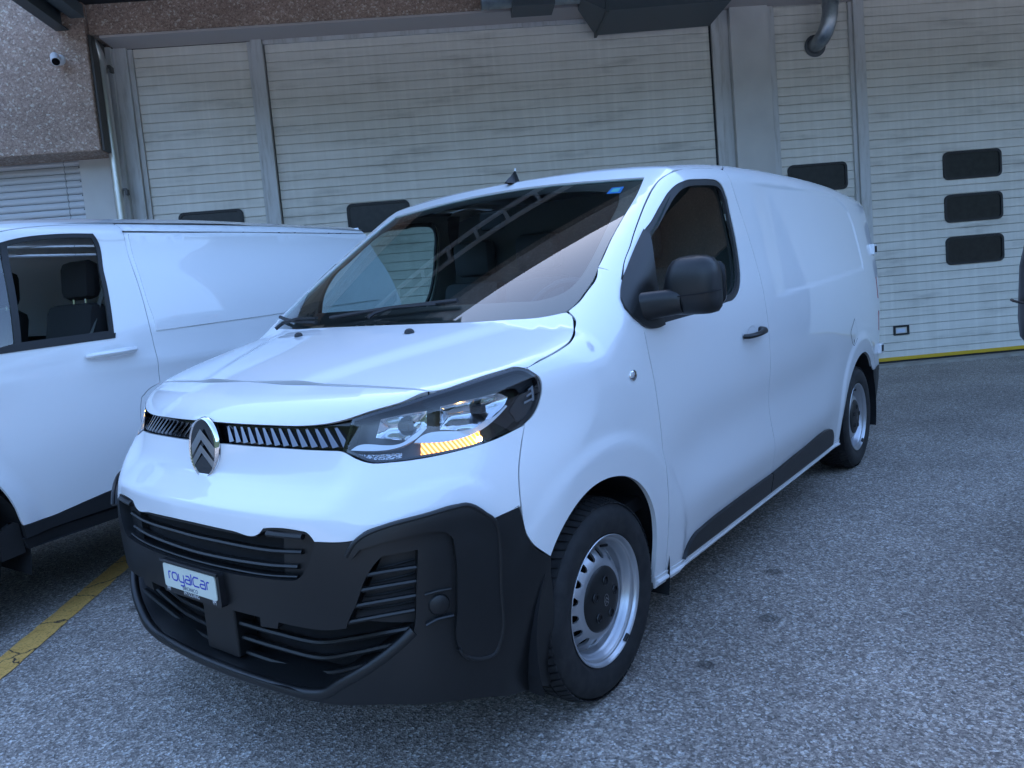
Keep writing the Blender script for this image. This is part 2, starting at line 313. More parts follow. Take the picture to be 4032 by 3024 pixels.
def link(o, parent=None):
    COL.objects.link(o)
    if parent is not None: o.parent = parent
    return o
def mobj(name, verts, faces, m, parent=None, smooth=False, lnorm=None):
    me = bpy.data.meshes.new(name); me.from_pydata([tuple(map(float, v)) for v in verts], [], faces); me.validate()
    me.materials.append(m)
    if smooth or lnorm is not None: me.polygons.foreach_set('use_smooth', [True]*len(me.polygons))
    if lnorm is not None: me.normals_split_custom_set(lnorm)
    me.update()
    return link(bpy.data.objects.new(name, me), parent)
def empty(name, loc=(0, 0, 0), parent=None):
    o = bpy.data.objects.new(name, None); o.location = loc; o.empty_display_size = .2
    return link(o, parent)
def tag(o, label=None, cat=None, group=None, kind=None):
    for k, v in (('label', label), ('category', cat), ('group', group), ('kind', kind)):
        if v: o[k] = v
    return o
class MB:
    """collects shapes, links them as ONE mesh object"""
    def __init__(s): s.v = []; s.f = []
    def add(s, v, f):
        n = len(s.v); s.v += [tuple(p) for p in v]; s.f += [tuple(i+n for i in q) for q in f]; return s
    def box(s, lo, hi, bev=0., M=None):
        bm = bmesh.new(); bmesh.ops.create_cube(bm, size=1)
        c = [(a+b)/2 for a, b in zip(lo, hi)]; d = [b-a for a, b in zip(lo, hi)]
        for v in bm.verts: v.co = Vector((c[0]+v.co.x*d[0], c[1]+v.co.y*d[1], c[2]+v.co.z*d[2]))
        if bev: bmesh.ops.bevel(bm, geom=list(bm.edges), offset=bev, segments=2, profile=.5, affect='EDGES')
        return s.bm(bm, M)
    def bm(s, bm, M=None):
        bm.verts.index_update()
        s.add([(M @ v.co if M else v.co)[:] for v in bm.verts], [[v.index for v in f.verts] for f in bm.faces]); bm.free(); return s
    def tube(s, pts, r, n=10, cap=True, flat=None):
        """tube along points; r number or list; flat=(scale along second axis)"""
        P = [Vector(p) for p in pts]; rs = r if isinstance(r, (list, tuple)) else [r]*len(P)
        vv = []; up = Vector((0, 0, 1)); prevx = None
        for i, p in enumerate(P):
            d = (P[min(i+1, len(P)-1)]-P[max(i-1, 0)]).normalized()
            if prevx is None:
                a = up if abs(d.z) < .9 else Vector((1, 0, 0)); x = d.cross(a).normalized()
            else: x = (prevx-d*prevx.dot(d)).normalized()
            prevx = x; y = d.cross(x)
            for k in range(n):
                t = 2*math.pi*k/n; vv.append(p+x*(math.cos(t)*rs[i])+y*(math.sin(t)*rs[i]*(flat or 1)))
        ff = [(i*n+k, i*n+(k+1) % n, (i+1)*n+(k+1) % n, (i+1)*n+k) for i in range(len(P)-1) for k in range(n)]
        if cap: ff += [tuple(range(n))[::-1], tuple((len(P)-1)*n+k for k in range(n))]
        return s.add(vv, ff)
    def lathe(s, prof, n=48, axis='x', o=(0, 0, 0)):
        """prof: (radius, along) revolved about an axis through o"""
        vv = []
        for r, a in prof:
            for k in range(n):
                t = 2*math.pi*k/n; c, q = r*math.cos(t), r*math.sin(t)
                p = {'x': (a, c, q), 'y': (q, a, c), 'z': (c, q, a)}[axis]
                vv.append((p[0]+o[0], p[1]+o[1], p[2]+o[2]))
        ff = [(i*n+k, i*n+(k+1) % n, (i+1)*n+(k+1) % n, (i+1)*n+k) for i in range(len(prof)-1) for k in range(n)]
        return s.add(vv, ff)
    def prism(s, poly, fn, t0, t1):
        """polygon (2d) extruded: fn(u,v,t)->xyz"""
        n = len(poly); vv = [fn(u, v, t0) for u, v in poly]+[fn(u, v, t1) for u, v in poly]
        ff = [tuple(range(n)), tuple(range(2*n-1, n-1, -1))]+[(k, k+n, (k+1) % n+n, (k+1) % n) for k in range(n)]
        return s.add(vv, ff)
    def build(s, name, m, parent=None, smooth=False, fix=True, angle=None):
        o = mobj(name, s.v, s.f, m, parent)
        if fix:
            bm = bmesh.new(); bm.from_mesh(o.data); bmesh.ops.recalc_face_normals(bm, faces=list(bm.faces)); bm.to_mesh(o.data); bm.free()
        if smooth:
            o.data.polygons.foreach_set('use_smooth', [True]*len(o.data.polygons))
            o.data.set_sharp_from_angle(angle=math.radians(angle or 35))
        return o
def rrect(w, h, r, n=5, cx=0, cy=0):
    out = []
    for sx, sy, a in ((1, 1, 0), (-1, 1, 90), (-1, -1, 180), (1, -1, 270)):
        for k in range(n+1):
            t = math.radians(a+90*k/n); out.append((cx+sx*(w/2-r)+r*math.cos(t), cy+sy*(h/2-r)+r*math.sin(t)))
    return out
def text_geo(s, size):
    cu = bpy.data.curves.new('t', 'FONT'); cu.body = s; cu.size = size; cu.align_x = 'CENTER'; cu.align_y = 'CENTER'; cu.resolution_u = 3
    o = bpy.data.objects.new('t', cu); COL.objects.link(o); bpy.context.view_layer.update()
    me = bpy.data.meshes.new_from_object(o.evaluated_get(bpy.context.evaluated_depsgraph_get()))
    v = [tuple(x.co) for x in me.vertices]; f = [tuple(p.vertices) for p in me.polygons]
    bpy.data.objects.remove(o); bpy.data.curves.remove(cu); bpy.data.meshes.remove(me)
    return v, f
# ---- trimmed panels on a surface
def smooth_poly(pts, step, corner=38, closed=True):
    """Catmull-Rom through the points, keeping corners sharp"""
    p = np.array(pts, float); n = len(p); keep = [True]
    q = [p[0]]
    for i in range(1, n):
        if np.linalg.norm(p[i]-q[-1]) > 1e-5: q.append(p[i])
    p = np.array(q)
    if closed and np.linalg.norm(p[0]-p[-1]) < 1e-5: p = p[:-1]
    n = len(p); out = []
    def iscorner(i):
        if not closed and i in (0, n-1): return True
        a = p[i]-p[i-1]; b = p[(i+1) % n]-p[i]
        c = (a@b)/(np.linalg.norm(a)*np.linalg.norm(b)); return c < math.cos(math.radians(corner))
    cor = [iscorner(i) for i in range(n)]
    for i in range(n if closed else n-1):
        a, b = p[i], p[(i+1) % n]; Ls = np.linalg.norm(b-a); k = max(1, int(math.ceil(Ls/step)))
        pa, pb = p[i-1], p[(i+2) % n]
        def tang(x0, x1, x2):
            d0 = np.linalg.norm(x1-x0); d1 = np.linalg.norm(x2-x1)
            return ((x1-x0)/d0*d1+(x2-x1)/d1*d0)/(d0+d1)
        ta = (b-a)/Ls if cor[i] else tang(pa, a, b)
        tb = (b-a)/Ls if cor[(i+1) % n] else tang(a, b, pb)
        for j in range(k):
            t = j/k; h00 = 2*t**3-3*t*t+1; h10 = t**3-2*t*t+t; h01 = -2*t**3+3*t*t; h11 = t**3-t*t
            out.append(h00*a+h10*Ls*ta+h01*b+h11*Ls*tb)
    if not closed: out.append(p[-1])
    return np.array(out)
def panel_data(surf, outer, holes=(), h=.03, hb=None, off=0., rim=.02, hrim=None, su=1., smooth=True):
    """surf(uv)->(P,N).  su scales u to metres.  returns verts, faces, loop normals"""
    hb = hb or h*.7; S2 = np.array([su, 1.])
    loops = []
    for lp in [outer]+list(holes):
        q = np.array(lp, float)*S2
        loops.append(smooth_poly(q, hb) if smooth else smooth_poly(q, hb, corner=1))
    V = []; E = []
    for lp in loops:
        n0 = len(V); V += [Vector(x) for x in lp]; E += [(n0+i, n0+(i+1) % len(lp)) for i in range(len(lp))]
    o = loops[0]; lo = o.min(0); hi = o.max(0)
    gx, gy = np.meshgrid(np.arange(lo[0]+h*.5, hi[0], h), np.arange(lo[1]+h*.43, hi[1], h*.866))
    gx = gx+(np.arange(gx.shape[0]) % 2)[:, None]*h*.5
    gx = gx.ravel(); gy = gy.ravel(); ok = inpoly(gx, gy, o)
    for lp in loops[1:]: ok &= ~inpoly(gx, gy, lp)
    gx = gx[ok]; gy = gy[ok]
    if len(gx):
        d = np.full(len(gx), 1e9)
        for lp in loops:
            for i in range(0, len(gx), 4000):
                dd = np.hypot(gx[i:i+4000, None]-lp[None, :, 0], gy[i:i+4000, None]-lp[None, :, 1]).min(1); d[i:i+4000] = np.minimum(d[i:i+4000], dd)
        ok = d > hb*.62
        V += [Vector((a, b)) for a, b in zip(gx[ok], gy[ok])]
    r = delaunay_2d_cdt(V, E, [], 0, 1e-6)
    uv = np.array([tuple(v) for v in r[0]]); T = np.array([f for f in r[2] if len(f) == 3])
    c = uv[T].mean(1); ok = inpoly(c[:, 0], c[:, 1], o)
    for lp in loops[1:]: ok &= ~inpoly(c[:, 0], c[:, 1], lp)
    T = T[ok]
    P, Nn = surf(uv/S2); good = ~np.isnan(P[:, 0]); T = T[good[T].all(1)]
    P = np.where(np.isnan(P), 0, P); Nn = np.where(np.isnan(Nn), 0, Nn)
    Q = P+Nn*off
    # orient faces with the normals
    fn = np.cross(Q[T[:, 1]]-Q[T[:, 0]], Q[T[:, 2]]-Q[T[:, 0]]); flip = (fn*Nn[T[:, 0]]).sum(1) < 0
    T[flip] = T[flip][:, ::-1]
    verts = list(map(tuple, Q)); faces = [tuple(map(int, t)) for t in T]; ln = [tuple(Nn[i]) for t in T for i in t]
    if rim:
        cnt = {}
        for t in T:
            for a, b in ((t[0], t[1]), (t[1], t[2]), (t[2], t[0])): cnt[(a, b)] = cnt.get((a, b), 0)+1
        bd = [(a, b) for (a, b) in cnt if (b, a) not in cnt]
        nout = len(loops[0]); low = {}; top2 = {}
        def dep(i):
            if hrim is None: return rim
            x = uv[i]; dd = [np.hypot(lp[:, 0]-x[0], lp[:, 1]-x[1]).min() for lp in loops]
            return rim if int(np.argmin(dd)) == 0 else hrim
        for a, b in bd:
            for i in (a, b):
                if i not in low:
                    top2[i] = len(verts); verts.append(tuple(Q[i])); low[i] = len(verts); verts.append(tuple(Q[i]-Nn[i]*dep(i)))
            f = (top2[b], top2[a], low[a], low[b]); faces.append(tuple(map(int, f)))
            e = np.cross(Q[a]-Q[b], -Nn[a]); e = e/max(1e-9, np.linalg.norm(e)); ln += [tuple(e)]*4
    return verts, faces, ln
def panel(name, m, parent, surf, outer, mirror=False, **kw):
    v, f, ln = panel_data(surf, outer, **kw)
    o = mobj(name, v, f, m, parent, lnorm=ln); out = [o]
    if mirror:
        v2 = [(-a, b, c) for a, b, c in v]; f2 = [tuple(reversed(q)) for q in f]; ln2 = []; k = 0
        for q in f:
            ln2 += [(-a, b, c) for a, b, c in reversed(ln[k:k+len(q)])]; k += len(q)
        out.append(mobj(name, v2, f2, m, parent, lnorm=ln2))
    return out
def body(chart):
    def s(uv):
        P = chart_pts(chart, uv); ok = ~np.isnan(P[:, 0]); Nn = np.full_like(P, np.nan)
        if ok.any(): Nn[ok] = grad(P[ok])
        return P, Nn
    return s
B_SIDE, B_WRAP, B_TOP = body('side'), body('wrap'), body('top')
WS = .0185
def conv(src, dst, pts): return [tuple(q) for q in to_chart(dst, chart_pts(src, pts))]
def sym(half): return list(half)+[(-a, b) for a, b in reversed(half) if abs(a) > 1e-6]
def mirror_obj(o, parent=None):
    """mirrored twin of a mesh object across x=0 (mesh coordinates are van coordinates)"""
    me = o.data.copy(); bm = bmesh.new(); bm.from_mesh(me)
    for v in bm.verts: v.co.x = -v.co.x
    bmesh.ops.reverse_faces(bm, faces=list(bm.faces)); bm.to_mesh(me); bm.free()
    n = bpy.data.objects.new(o.name.split('.')[0], me); return link(n, parent or o.parent)

# ---------------------------------------------------------------- the yard
def asphalt_fn(t, b):
    p = geopos(t)
    v1 = N(t, 'ShaderNodeTexVoronoi', i_Scale=150., i_Randomness=1.); L(t, p, v1.inputs['Vector'])
    v2 = N(t, 'ShaderNodeTexVoronoi', i_Scale=84., i_Randomness=1.); L(t, p, v2.inputs['Vector'])
    n1 = N(t, 'ShaderNodeTexNoise', i_Scale=1.1, i_Detail=5.); L(t, p, n1.inputs['Vector'])
    n2 = N(t, 'ShaderNodeTexNoise', i_Scale=320., i_Detail=2.); L(t, p, n2.inputs['Vector'])
    s1 = N(t, 'ShaderNodeSeparateColor'); L(t, v1.outputs['Color'], s1.inputs[0])
    s2 = N(t, 'ShaderNodeSeparateColor'); L(t, v2.outputs['Color'], s2.inputs[0])
    c1 = ramp(t, s1.outputs[0], [(0, (0.104, 0.088, 0.077)), (.45, (0.255, 0.221, 0.193)), (.78, (0.452, 0.398, 0.342)), (.93, (0.716, 0.637, 0.550)), (1, (0.850, 0.850, 0.850))])
    c2 = ramp(t, s2.outputs[1], [(0, (0.122, 0.106, 0.092)), (.6, (0.302, 0.262, 0.229)), (.9, (0.566, 0.495, 0.425)), (1, (0.850, 0.850, 0.800))])
    c = mixc(t, .42, c1, c2)
    w = ramp(t, n1.outputs[0], [(.3, (.78, .78, .78)), (.7, (1.15, 1.15, 1.15))])
    c = mixc(t, 1., c, w, 'MULTIPLY')
    g = ramp(t, n2.outputs[0], [(.3, (.7, .7, .7)), (.7, (1.25, 1.25, 1.25))]); c = mixc(t, 1., c, g, 'MULTIPLY')
    # oil stains with their own places and shapes
    nz = N(t, 'ShaderNodeTexNoise', i_Scale=9., i_Detail=4.); L(t, p, nz.inputs['Vector'])
    for (x, y, r) in STAINS:
        vm = N(t, 'ShaderNodeVectorMath', operation='DISTANCE'); L(t, p, vm.inputs[0]); vm.inputs[1].default_value = (x, y, 0)
        ad = N(t, 'ShaderNodeMath', operation='MULTIPLY_ADD'); L(t, nz.outputs[0], ad.inputs[0]); ad.inputs[1].default_value = r*1.1; L(t, vm.outputs['Value'], ad.inputs[2])
        k = N(t, 'ShaderNodeMapRange', clamp=True, i_From_Min=r*1.1, i_From_Max=r*1.5, i_To_Min=.5, i_To_Max=1.); L(t, ad.outputs[0], k.inputs[0])
        c = mixc(t, 1., c, k.outputs[0], 'MULTIPLY')
    L(t, c, b.inputs['Base Color'])
    h = N(t, 'ShaderNodeMath', operation='ADD'); L(t, v1.outputs['Distance'], h.inputs[0]); L(t, v2.outputs['Distance'], h.inputs[1])
    bump(t, b, h.outputs[0], .45, .006)
STAINS = [(1.16, 1.72, .06), (1.02, 2.2, .05), (1.10, 1.25, .045), (-1.50, .52, .07), (-1.32, .66, .04)]
M_ASPH = mat('asphalt', (.07, .07, .075), .78, spec=.4, fn=asphalt_fn)
g = mobj('ground', [(-300, -300, 0), (300, -300, 0), (300, 300, 0), (-300, 300, 0)], [(0, 1, 2, 3)], M_ASPH); tag(g, kind='structure')

# yellow bay line, worn and cracked
def line_fn(t, b):
    p = geopos(t)
    n = N(t, 'ShaderNodeTexNoise', i_Scale=14., i_Detail=6., i_Roughness=.6); L(t, p, n.inputs['Vector'])
    n2 = N(t, 'ShaderNodeTexNoise', i_Scale=120., i_Detail=3.); L(t, p, n2.inputs['Vector'])
    ds = N(t, 'ShaderNodeVectorMath', operation='SCALE'); L(t, n.outputs['Color'], ds.inputs[0]); ds.inputs['Scale'].default_value = .10
    ad = N(t, 'ShaderNodeVectorMath', operation='ADD'); L(t, p, ad.inputs[0]); L(t, ds.outputs[0], ad.inputs[1])
    v = N(t, 'ShaderNodeTexVoronoi', feature='DISTANCE_TO_EDGE', i_Scale=3.1); L(t, ad.outputs[0], v.inputs['Vector'])
    crack = ramp(t, v.outputs['Distance'], [(0, (0, 0, 0)), (.010, (.05, .05, .05)), (.016, (1, 1, 1))])
    c = ramp(t, n.outputs[0], [(.3, (.66, .36, .085)), (.55, (.78, .45, .12)), (.75, (.70, .40, .11))])
    gr = ramp(t, n2.outputs[0], [(.32, (.62, .60, .58)), (.5, (1, 1, 1))]); c = mixc(t, 1., c, gr, 'MULTIPLY')
    c = mixc(t, crack, (.03, .028, .026), c); L(t, c, b.inputs['Base Color']); bump(t, b, n2.outputs[0], .35, .004)
M_LINE = mat('line_paint', (.5, .33, .11), .75, fn=line_fn)
dl = Vector((-.6575, .7535, 0)); nl = Vector((.7535, .6575, 0)); c0 = Vector((-1.425, -.135, .004))
def jag(n, a, b):
    return [a+(b-a)*i/n for i in range(n+1)]
vv = []; n_ = 220; rg = random.Random(3)
for i in range(n_+1):
    s = -2.4+i*11.3/n_
    for sd in (-1, 1):
        vv.append(c0+dl*s+nl*(sd*(.0625+rg.uniform(-.005, .004))))
bl = mobj('bay_line', vv, [(2*i, 2*i+1, 2*i+3, 2*i+2) for i in range(n_)], M_LINE); tag(bl, kind='structure')

# hills behind the viewer, reflected in paint and glass, raised to block horizon light
def hills_fn(t, b):
    n = N(t, 'ShaderNodeTexNoise', i_Scale=.05, i_Detail=8.); L(t, geopos(t), n.inputs['Vector'])
    L(t, ramp(t, n.outputs[0], [(.35, (.018, .035, .02)), (.7, (.05, .075, .04))]), b.inputs['Base Color'])
vv = []; ff = []; na, nr = 96, 7; rg = random.Random(11)
ph = [rg.uniform(0, 6.28) for _ in range(6)]
for i in range(na+1):
    a = math.radians(40+285*i/na)
    hgt = 78+14*math.sin(3*a+ph[0])+6*math.sin(7*a+ph[1])+3*math.sin(15*a+ph[2])+1.5*math.sin(41*a+ph[3])
    for j in range(nr):
        r = 190+j*13; z = hgt*math.sin(min(1, j/(nr-1))*math.pi*.5)**1.3-.5+rg.uniform(-.5, .5)
        vv.append((r*math.sin(a), r*math.cos(a), z))
for i in range(na):
    for j in range(nr-1): ff.append((i*nr+j, (i+1)*nr+j, (i+1)*nr+j+1, i*nr+j+1))
hl = mobj('hills', vv, ff, mat('hill_forest', (.03, .05, .03), .95, fn=hills_fn), smooth=True); tag(hl, kind='structure')

# ---------------------------------------------------------------- the building (local axes: u along the wall, -y out of the wall, v up)
EX = Vector((.75485507, .65589045, .00124237)); EZ = Vector((-.02896997, .03144869, .99908544)); EN = Vector((.65525153, -.7542007, .04274033)); W0 = Vector((-.069154, 9.09122932, 0))
MW = Matrix(((EX.x, -EN.x, EZ.x, W0.x), (EX.y, -EN.y, EZ.y, W0.y), (EX.z, -EN.z, EZ.z, W0.z), (0, 0, 0, 1)))
def wroot(name, u=0, v=0, n=0):
    o = empty(name); o.matrix_world = MW @ Matrix.Translation((u, -n, v)); return o
WREF = wroot('building_reference')
def wallco(t):
    c = N(t, 'ShaderNodeTexCoord'); c.object = BROOT; return c.outputs['Object']
BROOT = WREF
BROOT.name = 'industrial_building'; BROOT.empty_display_size = 1
tag(BROOT, 'industrial building with brown pebble-dash upper walls and white plaster piers behind the vans', 'building')
def agg_fn(t, b):
    p = wallco(t)
    v = N(t, 'ShaderNodeTexVoronoi', i_Scale=55.); L(t, p, v.inputs['Vector'])
    v2 = N(t, 'ShaderNodeTexVoronoi', i_Scale=130.); L(t, p, v2.inputs['Vector'])
    s = N(t, 'ShaderNodeSeparateColor'); L(t, v.outputs['Color'], s.inputs[0]); s2 = N(t, 'ShaderNodeSeparateColor'); L(t, v2.outputs['Color'], s2.inputs[0])
    c = ramp(t, s.outputs[0], [(0, (0.230, 0.155, 0.115)), (.5, (0.414, 0.282, 0.213)), (.82, (0.517, 0.368, 0.287)), (.93, (0.736, 0.598, 0.483)), (1, (0.850, 0.782, 0.644))])
    c2 = ramp(t, s2.outputs[1], [(0, (.21, .145, .11)), (.7, (.38, .265, .205)), (1, (.58, .46, .37))])
    n = N(t, 'ShaderNodeTexNoise', i_Scale=1.4, i_Detail=4.); L(t, p, n.inputs['Vector'])
    c = mixc(t, .45, c, c2); c = mixc(t, 1., c, ramp(t, n.outputs[0], [(.3, (.82, .82, .82)), (.7, (1.1, 1.1, 1.1))]), 'MULTIPLY')
    L(t, c, b.inputs['Base Color']); bump(t, b, v.outputs['Distance'], .6, .01)
M_AGG = mat('pebble_dash', (.2, .16, .14), .85, fn=agg_fn)
def plaster_fn(t, b):
    p = wallco(t); n = N(t, 'ShaderNodeTexNoise', i_Scale=2.2, i_Detail=6.); L(t, p, n.inputs['Vector'])
    n2 = N(t, 'ShaderNodeTexNoise', i_Scale=140., i_Detail=3.); L(t, p, n2.inputs['Vector'])
    L(t, ramp(t, n.outputs[0], [(.3, (.52, .50, .47)), (.7, (.62, .60, .56))]), b.inputs['Base Color']); bump(t, b, n2.outputs[0], .15, .003)
M_PLAST = mat('white_plaster', (.58, .56, .53), .8, fn=plaster_fn)
def frame_fn(t, b):
    p = wallco(t); n = N(t, 'ShaderNodeTexNoise', i_Scale=3., i_Detail=7., i_Roughness=.65)
    mp = N(t, 'ShaderNodeMapping'); mp.inputs['Scale'].default_value = (6, 6, .8); L(t, p, mp.inputs[0]); L(t, mp.outputs[0], n.inputs['Vector'])
    c = ramp(t, n.outputs[0], [(.28, (.40, .38, .34)), (.5, (.56, .55, .53)), (.75, (.60, .59, .57))])
    r = N(t, 'ShaderNodeTexNoise', i_Scale=5., i_Detail=8., i_Roughness=.7); L(t, p, r.inputs['Vector'])
    c = mixc(t, ramp(t, r.outputs[0], [(.72, (0, 0, 0)), (.76, (1, 1, 1))]), c, (.25, .13, .05)); L(t, c, b.inputs['Base Color'])
M_FRAME = mat('painted_steel_frame', (.56, .55, .53), .5, fn=frame_fn)
def door_fn(t, b):
    p = wallco(t)
    mp = N(t, 'ShaderNodeMapping'); mp.inputs['Scale'].default_value = (.9, 1, 4.5); L(t, p, mp.inputs[0])
    n = N(t, 'ShaderNodeTexNoise', i_Scale=1.3, i_Detail=7., i_Roughness=.62); L(t, mp.outputs[0], n.inputs['Vector'])
    m2 = N(t, 'ShaderNodeMapping'); m2.inputs['Scale'].default_value = (9, 1, .45); L(t, p, m2.inputs[0])
    n2 = N(t, 'ShaderNodeTexNoise', i_Scale=1.6, i_Detail=6., i_Roughness=.6); L(t, m2.outputs[0], n2.inputs['Vector'])
    c = ramp(t, n.outputs[0], [(.28, (.50, .47, .41)), (.45, (.70, .66, .58)), (.72, (.78, .74, .66))])
    c2 = ramp(t, n2.outputs[0], [(.35, (.86, .85, .83)), (.55, (1, 1, 1)), (.72, (1.22, 1.22, 1.22))])
    c = mixc(t, .35, c, mixc(t, 1., c, c2, 'MULTIPLY')); L(t, c, b.inputs['Base Color'])
    n3 = N(t, 'ShaderNodeTexNoise', i_Scale=300., i_Detail=2.); L(t, p, n3.inputs['Vector']); bump(t, b, n3.outputs[0], .12, .002)
    L(t, ramp(t, n.outputs[0], [(.3, (.62, .62, .62)), (.7, (.45, .45, .45))]), b.inputs['Roughness'])
M_DOOR = mat('door_panel_paint', (.43, .41, .37), .5, fn=door_fn)
M_RUB = mat('black_rubber', (.012, .012, .013), .55)
def pane_fn(t, b):
    n = N(t, 'ShaderNodeTexNoise', i_Scale=14., i_Detail=5.); L(t, wallco(t), n.inputs['Vector'])
    L(t, ramp(t, n.outputs[0], [(.3, (.008, .008, .009)), (.7, (.02, .02, .021))]), b.inputs['Base Color'])
M_PANE = mat('dirty_acrylic_pane', (.05, .055, .06), .30, spec=.35, fn=pane_fn)
M_DARK = mat('dark_void', (.006, .006, .007), .9)
M_ZINC = mat('galvanised_duct', (.30, .33, .35), .38, metal=.85, fn=lambda t, b: L(t, ramp(t, (lambda n: (L(t, geopos(t), n.inputs['Vector']), n.outputs[0])[1])(N(t, 'ShaderNodeTexNoise', i_Scale=9., i_Detail=4.)), [(.3, (.22, .25, .27)), (.7, (.42, .45, .47))]), b.inputs['Base Color']))
M_BEAM = mat('painted_steel_beam', (.055, .068, .072), .5)
M_GREYBOX = mat('grey_damper_paint', (.06, .075, .085), .45)
M_YEL = mat('yellow_rubber', (.62, .38, .02), .5)
def conc_fn(t, b):
    n = N(t, 'ShaderNodeTexNoise', i_Scale=7., i_Detail=7.); L(t, geopos(t), n.inputs['Vector'])
    L(t, ramp(t, n.outputs[0], [(.3, (.26, .235, .20)), (.7, (.37, .34, .30))]), b.inputs['Base Color'])
M_CONC = mat('concrete', (.32, .29, .25), .85, fn=conc_fn)

def wbox(name, m, parent, u0, u1, n0, n1, v0, v1, bev=0.):
    return MB().box((u0, -n1, v0), (u1, -n0, v1), bev).build(name, m, parent)
# masonry
wbox('fascia', M_AGG, BROOT, -8.695, 9.0, .02, .42, 4.345, 6.6)
wbox('lintel_soffit', mat('soffit_render', (.50, .44, .41), .8), BROOT, -8.60, 9.0, .012, .405, 4.318, 4.343)
wbox('lintel_flashing', M_FRAME, BROOT, -6.975, -1.86, .0, .034, 4.27, 4.316)
wbox('upper_block', M_AGG, BROOT, -16, -8.70, .08, .5, 3.13, 6.6, .012)
wbox('block_corner_profile', mat('dark_profile', (.07, .065, .06), .5), BROOT, -8.698, -8.672, .1, .46, 3.14, 4.34)
wbox('pier', M_PLAST, BROOT, -9.11, -8.735, -.05, .12, -.3, 3.128)
wbox('pier', M_PLAST, BROOT, -1.622, -1.172, -.05, .09, -.3, 4.316)
wbox('wall_core', M_DARK, BROOT, -16, 9.0, -.5, -.12, -.3, 6.55)
wbox('upper_block', M_AGG, BROOT, 5.45, 8.99, .44, .55, 3.13, 4.60, .012)
wbox('canopy_deck', mat('deck_sheet', (.025, .026, .028), .7), BROOT, -9.02, 14.2, .42, 4.12, 4.66, 4.72)
wbox('canopy_fascia', M_AGG, BROOT, -9.04, 14.2, 4.13, 4.26, 4.42, 5.12)
wbox('upper_wall', M_AGG, BROOT, -24, 24, -.5, .40, 6.61, 10.2)
wbox('upper_wall', M_DARK, BROOT, -22, -16.01, -.5, .40, -.3, 6.6)
wbox('upper_wall', M_AGG, BROOT, 9.01, 22, -.5, .40, -.3, 6.6)
M_TRAY = mat('white_cable_tray', (.55, .56, .56), .45)
for n0, n1 in ((2.60, 2.66), (3.02, 3.08)): wbox('cable_tray_rail', M_TRAY, BROOT, -8.8, 9, n0, n1, 4.50, 4.60)
for k in range(44): wbox('cable_tray_rung', M_TRAY, BROOT, -8.6+.4*k, -8.56+.4*k, 2.661, 3.019, 4.52, 4.55)
for a, b_, n_ in ((-8.735, -8.614, .13), (-8.612, -8.47, .07)): wbox('post', M_FRAME, BROOT, a, b_, -.05, n_, -.3, 4.316 if n_ < .1 else 4.315)
for a, b_, n_ in ((-1.829, -1.74, .035), (-1.738, -1.624, .015), (-1.17, -1.092, .045), (-7.11, -6.98, .06), (-.133, -.006, .06)): wbox('door_post', M_FRAME, BROOT, a, b_, -.06, n_, -.3, 4.317 if n_ < .05 else 4.36, .003)
wbox('threshold', M_CONC, BROOT, -7.2, 9.0, .0, .29, -.3, .012)
wbox('gap_seal', M_RUB, BROOT, -1.852, -1.831, -.05, .004, -.3, 4.3)

def slat_mesh(name, w, h, m):
    """one ribbed slat, 30 mm thick, chamfered top and bottom"""
    pr = [(.03, 0), (.006, 0), (.001, .004), (0, .012), (.0015, h*.55), (0, h-.006), (.004, h-.0005), (.03, h)]
    v = []
    for x in (0, w):
        for y, z in pr: v.append((x, y, z))
    n = len(pr); f = [(k, k+1, k+1+n, k+n) for k in range(n-1)]+[tuple(range(n))[::-1], tuple(range(n, 2*n))]
    me = bpy.data.meshes.new(name); me.from_pydata(v, [], f); me.materials.append(m); me.update(); return me
def wwindow(parent, u0, u1, v0, v1, name='window'):
    """rounded black frame with a sunken acrylic pane, in the parent's local axes (parent at u,v = 0)"""
    cu, cv, w, h = (u0+u1)/2, (v0+v1)/2, u1-u0, v1-v0
    o = rrect(w, h, .065, 6, cu, cv); i = rrect(w-.056, h-.056, .045, 6, cu, cv); n = len(o)
    V = [(a, -.016, b) for a, b in o]+[(a, -.016, b) for a, b in i]+[(a, .012, b) for a, b in o]+[(a, .004, b) for a, b in i]
    F = []
    for k in range(n):
        j = (k+1) % n
        F += [(k, j, n+j, n+k), (k, 2*n+k, 2*n+j, j), (n+k, n+j, 3*n+j, 3*n+k)]
    fr = mobj(name, V, F, M_RUB, parent)
    bm = bmesh.new(); bm.from_mesh(fr.data); bmesh.ops.recalc_face_normals(bm, faces=list(bm.faces)); bm.to_mesh(fr.data); bm.free()
    mobj('pane', [(a, -.004, b) for a, b in i], [tuple(range(n))], M_PANE, fr)
    return fr
P_SL = .1022
def sectional(name, u0, u1, base, vtop, label, cat, group, wins=(), frame=None):
    r = wroot(name, u0, 0); tag(r, label, cat, group)
    me = slat_mesh('slat', u1-u0, P_SL-.0034, M_DOOR)
    k = 0; v = base-P_SL
    while v < vtop:
        if v+P_SL > .085:
            o = bpy.data.objects.new('slat', me); o.location = (0, random.uniform(0, .0012), v+.0021); link(o, r)
        v += P_SL; k += 1
    b = MB().box((.0, .033, .08), (u1-u0, .05, vtop+.02)).build('backing', M_DARK, r)
    for a in wins: wwindow(r, a[0]-u0, a[1]-u0, a[2], a[3])
    return r
big = sectional('garage_door', -6.965, -1.853, .092, 4.27, 'wide grey sectional garage door directly above the roof of the near van', 'garage door', 'sectional garage doors',
    [(-6.236, -5.507, 2.10, 2.436), (-5.0, -4.27, 2.10, 2.436), (-3.76, -3.03, 2.10, 2.436)])
